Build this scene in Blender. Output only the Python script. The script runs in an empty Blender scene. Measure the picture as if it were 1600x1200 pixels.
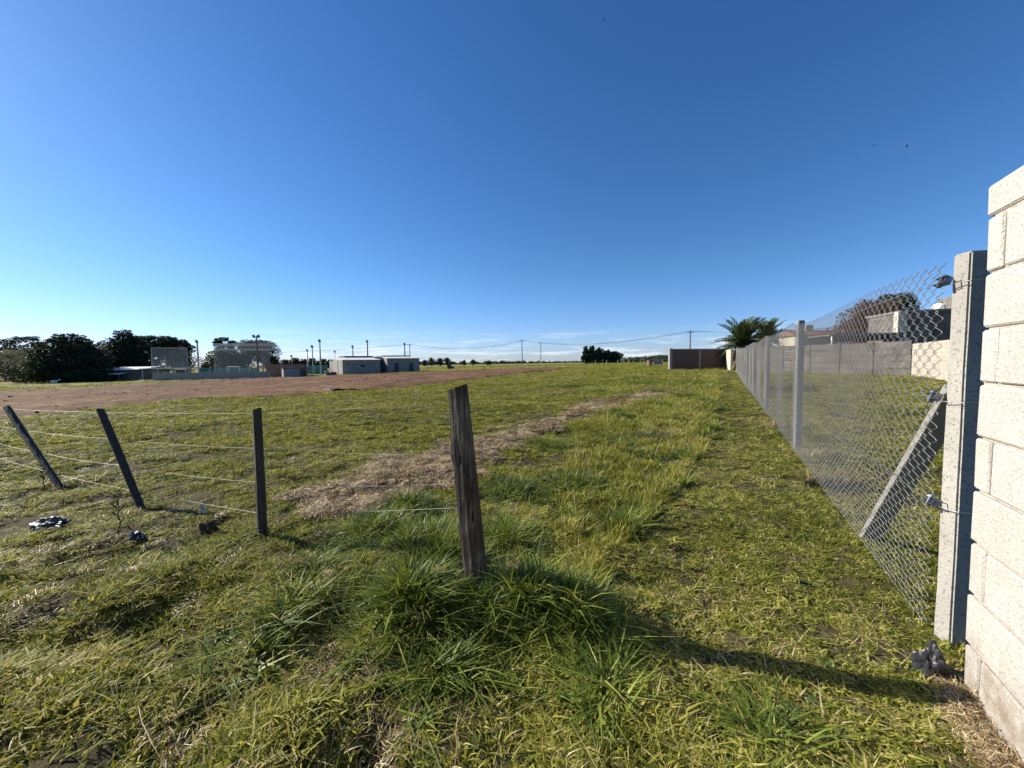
import bpy, bmesh, math, random
import numpy as np
from mathutils import Vector, Matrix, Euler

R = math.radians
rnd = random.Random(7)
npr = np.random.default_rng(11)
sc = bpy.context.scene
COL = sc.collection

# ------------------------------------------------------------------ camera
CAM_H = 1.27
FPX = 600.0                       # focal length in pixels of a 1600 px wide picture
PITCH, ROLL = math.atan(34 / 600), 0.014
FWD = Vector((0, math.cos(PITCH), -math.sin(PITCH)))
UP0 = Vector((0, math.sin(PITCH), math.cos(PITCH)))
RIGHT = Vector((1, 0, 0)) * math.cos(ROLL) - UP0 * math.sin(ROLL)
UPV = Vector((1, 0, 0)) * math.sin(ROLL) + UP0 * math.cos(ROLL)
cam = bpy.data.cameras.new('camera')
cam.sensor_width = 36.0
cam.lens = 36.0 * FPX / 1600
cam.clip_start, cam.clip_end = 0.05, 9000
cam_o = bpy.data.objects.new('camera', cam)
COL.objects.link(cam_o)
m3 = Matrix((RIGHT, UPV, -FWD)).transposed()
cam_o.matrix_world = Matrix.Translation((0, 0, CAM_H)) @ m3.to_4x4()
sc.camera = cam_o

# ------------------------------------------------------------------ light
SUN_AZ, SUN_EL = R(-70.5), R(29)     # azimuth from +Y, positive to the right
sun_dir = Vector((math.sin(SUN_AZ) * math.cos(SUN_EL), math.cos(SUN_AZ) * math.cos(SUN_EL), math.sin(SUN_EL)))
sl = bpy.data.lights.new('sun', 'SUN')
sl.energy, sl.angle, sl.color = 5.0, R(0.53), (1.0, 0.93, 0.80)
so = bpy.data.objects.new('sun', sl)
so.rotation_euler = sun_dir.to_track_quat('Z', 'Y').to_euler()
COL.objects.link(so)

w = bpy.data.worlds.new('World')
sc.world = w
w.use_nodes = True
nt = w.node_tree
nt.nodes.clear()
L = nt.links.new
out = nt.nodes.new('ShaderNodeOutputWorld')
bg = nt.nodes.new('ShaderNodeBackground')
bg.inputs['Strength'].default_value = 0.0535
sky = nt.nodes.new('ShaderNodeTexSky')
sky.sky_type = 'NISHITA'
sky.sun_disc = False
sky.sun_elevation = SUN_EL
sky.sun_rotation = SUN_AZ
sky.altitude = 0
sky.air_density = 1.0
sky.dust_density = 0.25
sky.ozone_density = 3.0
# thin cirrus streaks low over the horizon
geo = nt.nodes.new('ShaderNodeTexCoord')
sep = nt.nodes.new('ShaderNodeSeparateXYZ')
L(geo.outputs['Generated'], sep.inputs[0])
mp = nt.nodes.new('ShaderNodeMapping')
mp.inputs['Scale'].default_value = (5, 5, 55)
mp.inputs['Location'].default_value = (3.4, 1.2, 0.3)
L(geo.outputs['Generated'], mp.inputs[0])
nz = nt.nodes.new('ShaderNodeTexNoise')
nz.inputs['Scale'].default_value = 1.6
nz.inputs['Detail'].default_value = 6
nz.inputs['Roughness'].default_value = 0.62
L(mp.outputs[0], nz.inputs['Vector'])
rampn = nt.nodes.new('ShaderNodeMapRange')
rampn.inputs['From Min'].default_value = 0.5
rampn.inputs['From Max'].default_value = 0.72
L(nz.outputs['Fac'], rampn.inputs['Value'])
band = nt.nodes.new('ShaderNodeValToRGB')
els = band.color_ramp.elements
els[0].position, els[0].color = 0.0, (0.9, 0.9, 0.9, 1)
els[1].position, els[1].color = 0.085, (0, 0, 0, 1)
e = els.new(0.04)
e.color = (0.6, 0.6, 0.6, 1)
L(sep.outputs['Z'], band.inputs[0])
mul = nt.nodes.new('ShaderNodeMath')
mul.operation = 'MULTIPLY'
L(rampn.outputs[0], mul.inputs[0])
L(band.outputs[0], mul.inputs[1])
mixc = nt.nodes.new('ShaderNodeMix')
mixc.data_type = 'RGBA'
L(mul.outputs[0], mixc.inputs[0])
hs = nt.nodes.new('ShaderNodeHueSaturation')
hs.inputs['Saturation'].default_value = 1.14
L(sky.outputs[0], hs.inputs['Color'])
tint = nt.nodes.new('ShaderNodeMix')          # clean sea air and the camera's cool white balance
tint.data_type = 'RGBA'
tint.blend_type = 'MULTIPLY'
tint.inputs[0].default_value = 1.0
L(hs.outputs[0], tint.inputs[6])
trp = nt.nodes.new('ShaderNodeValToRGB')
trp.color_ramp.elements[0].position, trp.color_ramp.elements[0].color = 0.0, (0.92, 1.12, 1.85, 1)
trp.color_ramp.elements[1].position, trp.color_ramp.elements[1].color = 0.22, (0.82, 1.12, 1.44, 1)
e3 = trp.color_ramp.elements.new(0.7)
e3.color = (0.74, 1.08, 1.44, 1)
L(sep.outputs['Z'], trp.inputs[0])
L(trp.outputs[0], tint.inputs[7])
L(tint.outputs[2], mixc.inputs[6])
mixc.inputs[7].default_value = (11.5, 12.4, 13.4, 1)
L(mixc.outputs[2], bg.inputs['Color'])
L(bg.outputs[0], out.inputs[0])

vs = sc.view_settings
vs.view_transform = 'Standard'
vs.look = 'None'
vs.gamma = 1
vs.exposure = 0.85
sc.cycles.max_bounces = 4
sc.cycles.diffuse_bounces = 2
sc.cycles.glossy_bounces = 2
sc.cycles.transparent_max_bounces = 24
sc.cycles.use_denoising = True

# ------------------------------------------------------------------ terrain shape
_tab = np.random.default_rng(3).random((64, 64))


def vnoise(x, y, s, seed=0):
    x = np.asarray(x, float) / s + seed * 17.31
    y = np.asarray(y, float) / s + seed * 9.77
    xi, yi = np.floor(x).astype(int), np.floor(y).astype(int)
    fx, fy = x - xi, y - yi
    fx, fy = fx * fx * (3 - 2 * fx), fy * fy * (3 - 2 * fy)
    a = _tab[xi % 64, yi % 64]
    b = _tab[(xi + 1) % 64, yi % 64]
    c = _tab[xi % 64, (yi + 1) % 64]
    d = _tab[(xi + 1) % 64, (yi + 1) % 64]
    return (a * (1 - fx) + b * fx) * (1 - fy) + (c * (1 - fx) + d * fx) * fy


def sstep(a, b, x):
    t = np.clip((np.asarray(x, float) - a) / (b - a), 0, 1)
    return t * t * (3 - 2 * t)


def ground(x, y):
    x, y = np.asarray(x, float), np.asarray(y, float)
    r = np.hypot(x, y)
    t = np.where(y > 0.5, x / np.maximum(y, 0.5), np.sign(x) * 2)
    A = np.interp(t, [-2, -1.2, -0.4, 0.0, 0.3, 0.8, 2], [-0.9, -0.9, -0.42, 0.02, 0.3, 0.3, 0.2])
    h = A * sstep(7, 45, r)
    near = 1 - sstep(25, 60, r)
    h = h + near * (0.07 * (vnoise(x, y, 1.3, 1) - 0.5) + 0.09 * (vnoise(x, y, 3.7, 2) - 0.5)) * sstep(0.5, 3.0, r)
    flat_ = 1 - 0.8 * sstep(0.1, 0.5, x - 0.42 * y)
    h = h + (1 - sstep(8, 20, r)) * flat_ * ((0.06 + 0.05 * (1 - sstep(2.0, 3.2, y))) * (vnoise(x, y, 0.30, 41) - 0.5) + 0.035 * (vnoise(x, y, 0.13, 42) - 0.5)) * sstep(0.5, 1.5, r)
    h = h + 0.09 * np.exp(-(((x + 0.35) / 0.7) ** 2 + ((y - 2.15) / 0.4) ** 2))
    h = h + 0.05 * np.exp(-(((x - 0.35) / 0.35) ** 2 + ((y - 1.9) / 0.3) ** 2))
    return h


def g1(x, y):
    return float(ground(x, y))


def ray(u, v):
    return (FWD * FPX + RIGHT * (u - 800) + UPV * (600 - v)).normalized()


def at(u, v):
    """ground point seen at photo pixel (u, v)"""
    d = ray(u, v)
    t0, t = 0.0, 0.5
    while t < 2500:
        p = Vector((0, 0, CAM_H)) + d * t
        if p.z < g1(p.x, p.y):
            break
        t0, t = t, t * 1.02
    for _ in range(30):
        m = (t0 + t) / 2
        p = Vector((0, 0, CAM_H)) + d * m
        if p.z < g1(p.x, p.y):
            t = m
        else:
            t0 = m
    return p


def px(u, v, depth):
    """point on the sight line of pixel (u, v) at distance depth along +Y"""
    d = ray(u, v)
    return Vector((0, 0, CAM_H)) + d * (depth / d.y)


def onground(u, depth):
    """ground point in the direction of column u (taken near the horizon) at a distance"""
    p = px(u, 568, depth)
    p.z = g1(p.x, p.y)
    return p


# ------------------------------------------------------------------ materials
def new_mat(name):
    m = bpy.data.materials.new(name)
    m.use_nodes = True
    n = m.node_tree
    n.nodes.clear()
    o = n.nodes.new('ShaderNodeOutputMaterial')
    b = n.nodes.new('ShaderNodeBsdfPrincipled')
    n.links.new(b.outputs[0], o.inputs[0])
    return m, n, b, o


def noise_node(n, scale, detail=5, rough=0.6, stretch=None, coord='pos'):
    if coord == 'pos':
        c = n.nodes.new('ShaderNodeNewGeometry').outputs['Position']
    else:
        c = n.nodes.new('ShaderNodeTexCoord').outputs['Object']
    if stretch:
        mpn = n.nodes.new('ShaderNodeMapping')
        mpn.inputs['Scale'].default_value = stretch
        n.links.new(c, mpn.inputs[0])
        c = mpn.outputs[0]
    t = n.nodes.new('ShaderNodeTexNoise')
    t.inputs['Scale'].default_value = scale
    t.inputs['Detail'].default_value = detail
    t.inputs['Roughness'].default_value = rough
    n.links.new(c, t.inputs['Vector'])
    return t.outputs['Fac']


def ramp(n, fac, stops):
    r_ = n.nodes.new('ShaderNodeValToRGB')
    e_ = r_.color_ramp.elements
    while len(e_) < len(stops):
        e_.new(0.5)
    for k, (p, c) in enumerate(stops):
        e_[k].position = p
        e_[k].color = (*c, 1)
    n.links.new(fac, r_.inputs[0])
    return r_.outputs[0]


def mixcol(n, fac, a, b, mode='MIX'):
    mx = n.nodes.new('ShaderNodeMix')
    mx.data_type = 'RGBA'
    mx.blend_type = mode
    for sock, val in ((0, fac), (6, a), (7, b)):
        if isinstance(val, (int, float)):
            mx.inputs[sock].default_value = val
        elif isinstance(val, tuple):
            mx.inputs[sock].default_value = (*val, 1)
        else:
            n.links.new(val, mx.inputs[sock])
    return mx.outputs[2]


def mapr(n, val, a, b, c=0.0, d=1.0):
    mr = n.nodes.new('ShaderNodeMapRange')
    n.links.new(val, mr.inputs[0])
    for k, x in enumerate((a, b, c, d)):
        mr.inputs[k + 1].default_value = x
    return mr.outputs[0]


def bump(n, b, height, strength, dist):
    bp = n.nodes.new('ShaderNodeBump')
    bp.inputs['Strength'].default_value = strength
    bp.inputs['Distance'].default_value = dist
    n.links.new(height, bp.inputs['Height'])
    n.links.new(bp.outputs[0], b.inputs['Normal'])


def plain(name, c1, c2, scale=6, rough=0.8, bstr=0.3, bdist=0.01, stretch=None, coord='pos', metal=0.0, lo=0.35, hi=0.65):
    m, n, b, o = new_mat(name)
    f = noise_node(n, scale, stretch=stretch, coord=coord)
    n.links.new(ramp(n, f, [(lo, c1), (hi, c2)]), b.inputs['Base Color'])
    b.inputs['Roughness'].default_value = rough
    b.inputs['Metallic'].default_value = metal
    if bstr:
        bump(n, b, f, bstr, bdist)
    return m


def concrete_mat(name, base, dark, speck=140, pit=0.6, splash=False):
    m, n, b, o = new_mat(name)
    big = noise_node(n, 3.5, 6)
    fine = noise_node(n, 60, 4, 0.7)
    sp = noise_node(n, speck, 2, 0.5)
    c = ramp(n, big, [(0.3, dark), (0.65, base)])
    c = mixcol(n, mapr(n, fine, 0.35, 0.7), c, tuple(x * 0.72 for x in base))
    wet = noise_node(n, 1.1, 5, 0.7, (1, 1, 0.45))
    c = mixcol(n, mapr(n, wet, 0.5, 0.72, 0, 0.55), c, tuple(x * 0.6 for x in dark))
    c = mixcol(n, mapr(n, sp, 0.60, 0.68, 0, pit), c, tuple(x * 0.28 for x in base))
    oi_ = n.nodes.new('ShaderNodeObjectInfo')
    c = mixcol(n, mapr(n, oi_.outputs['Random'], 0, 1, 0, 0.3), c, tuple(x * 0.62 for x in base))
    if splash:                                   # earth splashed up the lowest course by rain
        gp = n.nodes.new('ShaderNodeNewGeometry')
        sx = n.nodes.new('ShaderNodeSeparateXYZ')
        n.links.new(gp.outputs['Position'], sx.inputs[0])
        ms_ = n.nodes.new('ShaderNodeMath')
        ms_.operation = 'MULTIPLY'
        n.links.new(mapr(n, sx.outputs['Z'], 0.0, 0.32, 1.0, 0.0), ms_.inputs[0])
        n.links.new(mapr(n, noise_node(n, 9, 5, .7), 0.35, 0.65), ms_.inputs[1])
        c = mixcol(n, ms_.outputs[0], c, (0.17, 0.11, 0.065))
    n.links.new(c, b.inputs['Base Color'])
    b.inputs['Roughness'].default_value = 0.92
    b.inputs['Specular IOR Level'].default_value = 0.2
    hsum = n.nodes.new('ShaderNodeMath')
    hsum.operation = 'ADD'
    n.links.new(fine, hsum.inputs[0])
    n.links.new(mapr(n, sp, 0.55, 0.68, 0.6, -0.4), hsum.inputs[1])
    bump(n, b, hsum.outputs[0], 0.55, 0.004)
    return m


def block_course_mat(name, c1, c2, mortar, bw=0.4, bh=0.2):
    m, n, b, o = new_mat(name)
    tc = n.nodes.new('ShaderNodeTexCoord')
    sp = n.nodes.new('ShaderNodeSeparateXYZ')
    n.links.new(tc.outputs['Object'], sp.inputs[0])
    add = n.nodes.new('ShaderNodeMath')
    n.links.new(sp.outputs['X'], add.inputs[0])
    n.links.new(sp.outputs['Y'], add.inputs[1])
    cb = n.nodes.new('ShaderNodeCombineXYZ')
    n.links.new(add.outputs[0], cb.inputs[0])
    n.links.new(sp.outputs['Z'], cb.inputs[1])
    br = n.nodes.new('ShaderNodeTexBrick')
    br.inputs['Scale'].default_value = 1
    br.inputs['Brick Width'].default_value = bw
    br.inputs['Row Height'].default_value = bh
    br.inputs['Mortar Size'].default_value = 0.012
    br.inputs['Color1'].default_value = (*c1, 1)
    br.inputs['Color2'].default_value = (*c2, 1)
    br.inputs['Mortar'].default_value = (*mortar, 1)
    n.links.new(cb.outputs[0], br.inputs['Vector'])
    f = noise_node(n, 1.3, 6)
    n.links.new(mixcol(n, mapr(n, f, 0.3, 0.7, 0, 0.6), br.outputs[0], tuple(x * 0.55 for x in c1)), b.inputs['Base Color'])
    b.inputs['Roughness'].default_value = 0.9
    bump(n, b, br.outputs['Fac'], -0.6, 0.01)
    return m


def leaf_mat(name, ramp_stops, trans=0.35, attr='tint', rough=0.5, spec=0.35):
    m, n, b, o = new_mat(name)
    at_ = n.nodes.new('ShaderNodeAttribute')
    at_.attribute_name = attr
    oi = n.nodes.new('ShaderNodeObjectInfo')
    ad = n.nodes.new('ShaderNodeMath')
    ad.operation = 'MULTIPLY_ADD'
    n.links.new(oi.outputs['Random'], ad.inputs[0])
    ad.inputs[1].default_value = 0.35
    n.links.new(at_.outputs['Fac'], ad.inputs[2])
    su = n.nodes.new('ShaderNodeMath')
    su.operation = 'SUBTRACT'
    n.links.new(ad.outputs[0], su.inputs[0])
    su.inputs[1].default_value = 0.175
    big = noise_node(n, 0.55, 3)
    ad2 = n.nodes.new('ShaderNodeMath')
    n.links.new(su.outputs[0], ad2.inputs[0])
    mid = noise_node(n, 5.0, 2)
    ad3 = n.nodes.new('ShaderNodeMath')
    n.links.new(mapr(n, big, 0.3, 0.7, -0.18, 0.18), ad3.inputs[0])
    n.links.new(mapr(n, mid, 0.3, 0.7, -0.16, 0.16), ad3.inputs[1])
    n.links.new(ad3.outputs[0], ad2.inputs[1])
    c = ramp(n, ad2.outputs[0], ramp_stops)
    n.links.new(c, b.inputs['Base Color'])
    b.inputs['Roughness'].default_value = rough
    b.inputs['Specular IOR Level'].default_value = spec
    tr = n.nodes.new('ShaderNodeBsdfTranslucent')
    n.links.new(mixcol(n, 1.0, c, (1.0, 0.95, 0.45), 'MULTIPLY'), tr.inputs[0])
    ms = n.nodes.new('ShaderNodeMixShader')
    ms.inputs[0].default_value = trans
    n.links.new(b.outputs[0], ms.inputs[1])
    n.links.new(tr.outputs[0], ms.inputs[2])
    n.links.new(ms.outputs[0], o.inputs[0])
    return m


M = {}
GREEN = [(0.0, (0.055, 0.08, 0.014)), (0.3, (0.165, 0.19, 0.03)), (0.6, (0.32, 0.32, 0.052)), (0.85, (0.47, 0.42, 0.12)), (1.0, (0.54, 0.47, 0.22))]
LUSH = [(0.0, (0.045, 0.08, 0.016)), (0.45, (0.13, 0.18, 0.03)), (0.85, (0.28, 0.315, 0.048)), (1.0, (0.38, 0.36, 0.09))]
M['blade'] = leaf_mat('grass_blade', GREEN, 0.38, rough=0.6, spec=0.15)
M['lush'] = leaf_mat('lush_blade', LUSH, 0.36, rough=0.5, spec=0.3)
M['dry'] = leaf_mat('dry_blade', [(0, (0.22, 0.16, 0.07)), (0.4, (0.36, 0.28, 0.13)), (0.8, (0.5, 0.41, 0.22)), (1, (0.62, 0.54, 0.34))], 0.25)
M['straw'] = leaf_mat('straw_litter', [(0, (0.085, 0.055, 0.028)), (0.25, (0.2, 0.13, 0.062)), (0.5, (0.4, 0.285, 0.148)), (0.8, (0.58, 0.455, 0.26)), (1, (0.72, 0.6, 0.39))], 0.15)
M['weed'] = leaf_mat('broad_leaf', [(0, (0.04, 0.08, 0.02)), (0.6, (0.08, 0.13, 0.035)), (1, (0.15, 0.19, 0.06))], 0.25)
M['greyweed'] = leaf_mat('grey_leaf', [(0, (0.05, 0.065, 0.045)), (0.6, (0.1, 0.12, 0.09)), (1, (0.2, 0.22, 0.17))], 0.2)
M['cypress'] = leaf_mat('cypress_leaf', [(0, (0.018, 0.03, 0.018)), (0.6, (0.028, 0.044, 0.024)), (1, (0.045, 0.062, 0.03))], 0.12, rough=0.7, spec=0.15)
M['greytree_hazed'] = leaf_mat('grey_tree_leaf_hazed', [(0, (0.09, 0.095, 0.09)), (0.6, (0.16, 0.165, 0.15)), (1, (0.23, 0.225, 0.2))], 0.35, rough=0.7, spec=0.15)  # greyish leaves, coloured paler to stand in for haze
M['eucalypt'] = leaf_mat('eucalypt_leaf', [(0, (0.025, 0.035, 0.02)), (0.6, (0.055, 0.068, 0.035)), (1, (0.11, 0.115, 0.06))], 0.25, rough=0.6)
M['autumn'] = leaf_mat('autumn_leaf', [(0, (0.07, 0.045, 0.03)), (0.5, (0.13, 0.085, 0.055)), (1, (0.2, 0.15, 0.1))], 0.25)
M['redleaf'] = leaf_mat('red_leaf', [(0, (0.06, 0.028, 0.018)), (0.5, (0.12, 0.055, 0.032)), (1, (0.19, 0.10, 0.055))], 0.3)
M['palm'] = leaf_mat('palm_leaflet', [(0, (0.03, 0.045, 0.018)), (0.6, (0.06, 0.085, 0.03)), (1, (0.13, 0.15, 0.055))], 0.2, rough=0.4, spec=0.5)
M['palmdry'] = leaf_mat('dry_palm_leaflet', [(0, (0.16, 0.09, 0.04)), (1, (0.34, 0.22, 0.1))], 0.2)
M['bark'] = plain('bark', (0.05, 0.035, 0.025), (0.13, 0.095, 0.07), 8, 0.9, 0.8, 0.02, (1, 1, 0.3))
M['greenfar'] = leaf_mat('far_leaf', [(0, (0.035, 0.05, 0.03)), (0.6, (0.065, 0.085, 0.045)), (1, (0.11, 0.13, 0.07))], 0.2)

# ground: soil and thatch under the blades, greener far off, straw where it lies
m, n, b, o = new_mat('turf_soil')
f1, f2, f3 = noise_node(n, 0.35, 6), noise_node(n, 9, 6, 0.7), noise_node(n, 0.06, 5)
cg = ramp(n, f1, [(0.3, (0.14, 0.155, 0.034)), (0.7, (0.22, 0.22, 0.058))])
cg = mixcol(n, mapr(n, f3, 0.35, 0.68), cg, (0.25, 0.22, 0.085))
cs = ramp(n, f2, [(0.3, (0.03, 0.024, 0.013)), (0.7, (0.10, 0.085, 0.04))])
cd = n.nodes.new('ShaderNodeNewGeometry')
ln = n.nodes.new('ShaderNodeVectorMath')
ln.operation = 'LENGTH'
n.links.new(cd.outputs['Position'], ln.inputs[0])
fa = mapr(n, ln.outputs['Value'], 10, 50)
cc = mixcol(n, fa, cs, cg)
sa = n.nodes.new('ShaderNodeAttribute')
sa.attribute_name = 'straw'
cst = ramp(n, f2, [(0.3, (0.09, 0.06, 0.03)), (0.7, (0.27, 0.19, 0.105))])
cc = mixcol(n, sa.outputs['Fac'], cc, cst)
n.links.new(cc, b.inputs['Base Color'])
b.inputs['Roughness'].default_value = 0.95
b.inputs['Specular IOR Level'].default_value = 0.1
bump(n, b, f2, 0.8, 0.04)
M['ground'] = m

m, n, b, o = new_mat('reddish_dirt')
f1 = noise_node(n, 0.22, 7, 0.65, (1, 0.35, 1))
f2 = noise_node(n, 2.2, 6, 0.7)
f3 = noise_node(n, 0.9, 5, 0.6, (0.25, 1.6, 1))
c = ramp(n, f1, [(0.3, (0.075, 0.038, 0.018)), (0.5, (0.135, 0.07, 0.033)), (0.72, (0.215, 0.12, 0.06))])
c = mixcol(n, mapr(n, f2, 0.5, 0.75, 0, 0.55), c, (0.075, 0.046, 0.032))
c = mixcol(n, mapr(n, f3, 0.5, 0.66, 0, 0.75), c, (0.25, 0.155, 0.088))
n.links.new(c, b.inputs['Base Color'])
b.inputs['Roughness'].default_value = 0.95
b.inputs['Specular IOR Level'].default_value = 0.1
bump(n, b, f2, 0.9, 0.12)
f4 = noise_node(n, 0.5, 6, 0.7, (0.16, 1.9, 1))
c = mixcol(n, mapr(n, f4, 0.5, 0.62, 0, 0.7), c, (0.07, 0.04, 0.025))
n.links.new(c, b.inputs['Base Color'])
M['dirt'] = m

M['block'] = concrete_mat('wall_block', (0.55, 0.52, 0.47), (0.41, 0.385, 0.345), 150, 0.45, splash=True)
M['mortar'] = plain('mortar', (0.28, 0.25, 0.21), (0.42, 0.38, 0.32), 30, 0.95, 0.6, 0.004)
M['post_concrete'] = concrete_mat('post_concrete', (0.46, 0.435, 0.39), (0.32, 0.30, 0.27), 90, 0.75)
M['grey_concrete'] = concrete_mat('grey_concrete', (0.36, 0.345, 0.33), (0.22, 0.21, 0.205), 60, 0.4)
M['mid_concrete'] = concrete_mat('mid_post_concrete', (0.36, 0.345, 0.32), (0.25, 0.24, 0.225), 90, 0.5)
M['panel'] = plain('panel_concrete', (0.085, 0.075, 0.068), (0.18, 0.16, 0.145), 1.6, 0.95, 0.4, 0.01)
M['galv'] = plain('galvanised_wire', (0.2, 0.2, 0.195), (0.36, 0.35, 0.335), 40, 0.5, 0.0, metal=0.75)
M['wire'] = plain('fence_wire', (0.16, 0.14, 0.11), (0.62, 0.58, 0.48), 3, 0.6, 0.0, metal=0.1, lo=.4, hi=.6)
M['dark_steel'] = plain('ratchet_steel', (0.07, 0.075, 0.085), (0.3, 0.32, 0.36), 30, 0.35, 0.2, 0.002, metal=0.8)
M['black_plastic'] = plain('black_plastic', (0.008, 0.008, 0.01), (0.03, 0.03, 0.034), 9, 0.45, 0.5, 0.01)
M['white_plastic'] = plain('white_plastic', (0.35, 0.35, 0.35), (0.6, 0.6, 0.6), 9, 0.4, 0.2, 0.005)
M['grey_glint_rubble'] = plain('grey_glint_and_rubble', (0.03, 0.03, 0.032), (0.13, 0.13, 0.135), 25, 0.55, 0.4, 0.01)  # grey of the rubble, also paints glints on black plastic
M['soil'] = plain('dark_soil', (0.03, 0.022, 0.014), (0.09, 0.07, 0.04), 14, 0.95, 0.9, 0.02)

m, n, b, o = new_mat('weathered_wood')
fg = noise_node(n, 7, 6, 0.65, (9, 9, 0.55), 'obj')
fl = noise_node(n, 2.4, 4, 0.6, (1, 1, 0.7), 'obj')
fc = noise_node(n, 4, 3, 0.5, (16, 16, 0.6), 'obj')
c = ramp(n, fg, [(0.3, (0.022, 0.018, 0.015)), (0.5, (0.085, 0.075, 0.063)), (0.72, (0.24, 0.215, 0.18))])
c = mixcol(n, mapr(n, fl, 0.36, 0.56, 0, 0.85), c, (0.02, 0.016, 0.013))
c = mixcol(n, mapr(n, fc, 0.66, 0.7), c, (0.008, 0.006, 0.005))
n.links.new(c, b.inputs['Base Color'])
b.inputs['Roughness'].default_value = 0.9
b.inputs['Specular IOR Level'].default_value = 0.15
bump(n, b, fg, 0.9, 0.012)
M['wood'] = m
m, n, b, o = new_mat('tarred_wood')
fg = noise_node(n, 9, 6, 0.65, (7, 7, 0.5), 'obj')
c = ramp(n, fg, [(0.35, (0.018, 0.014, 0.012)), (0.6, (0.05, 0.038, 0.03)), (0.8, (0.12, 0.1, 0.085))])
n.links.new(c, b.inputs['Base Color'])
b.inputs['Roughness'].default_value = 0.85
bump(n, b, fg, 0.9, 0.008)
M['darkwood'] = m
M['polewood'] = plain('pole_wood', (0.05, 0.043, 0.037), (0.12, 0.1, 0.085), 5, 0.9, 0.3, 0.02)
M['polecon'] = plain('pole_concrete', (0.3, 0.29, 0.28), (0.42, 0.41, 0.39), 5, 0.9, 0.2, 0.02)
M['whitepaint'] = plain('white_paint', (0.55, 0.54, 0.52), (0.7, 0.69, 0.66), 3, 0.6, 0.1)
M['tin'] = plain('light_tin_roof', (0.5, 0.5, 0.5), (0.66, 0.66, 0.65), 3, 0.5, 0.1)
M['dark'] = plain('dark_opening', (0.012, 0.012, 0.014), (0.03, 0.03, 0.032), 3, 0.5, 0.0)
M['turq'] = plain('turquoise_fence', (0.03, 0.15, 0.13), (0.05, 0.22, 0.19), 3, 0.6, 0.0)
M['redbrick'] = block_course_mat('red_brick', (0.25, 0.12, 0.085), (0.3, 0.15, 0.105), (0.3, 0.26, 0.23), 0.33, 0.18)
M['greyblock'] = block_course_mat('grey_block', (0.30, 0.288, 0.272), (0.25, 0.238, 0.226), (0.16, 0.15, 0.145))
M['brownblock'] = block_course_mat('brown_block', (0.13, 0.083, 0.065), (0.095, 0.066, 0.056), (0.045, 0.036, 0.032), 0.5, 0.22)
M['creamblock'] = block_course_mat('cream_block', (0.47, 0.42, 0.345), (0.42, 0.375, 0.31), (0.32, 0.28, 0.235))
M['cream'] = plain('cream_render', (0.4, 0.36, 0.28), (0.52, 0.47, 0.38), 2, 0.9, 0.1)
M['redtile'] = plain('red_roof', (0.13, 0.065, 0.05), (0.2, 0.105, 0.08), 4, 0.85, 0.3)
M['bird'] = plain('dark_feathers', (0.02, 0.02, 0.022), (0.05, 0.05, 0.05), 20, 0.7, 0.0)

m, n, b, o = new_mat('fine_netting')
b.inputs['Base Color'].default_value = (0.5, 0.5, 0.49, 1)
tp = n.nodes.new('ShaderNodeBsdfTransparent')
ms = n.nodes.new('ShaderNodeMixShader')
ms.inputs[0].default_value = 0.14
n.links.new(tp.outputs[0], ms.inputs[1])
n.links.new(b.outputs[0], ms.inputs[2])
n.links.new(ms.outputs[0], o.inputs[0])
M['net'] = m
m = m.copy()
m.name = 'dense_netting'
[q for q in m.node_tree.nodes if q.type == 'MIX_SHADER'][0].inputs[0].default_value = 0.45
M['netband'] = m


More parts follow.
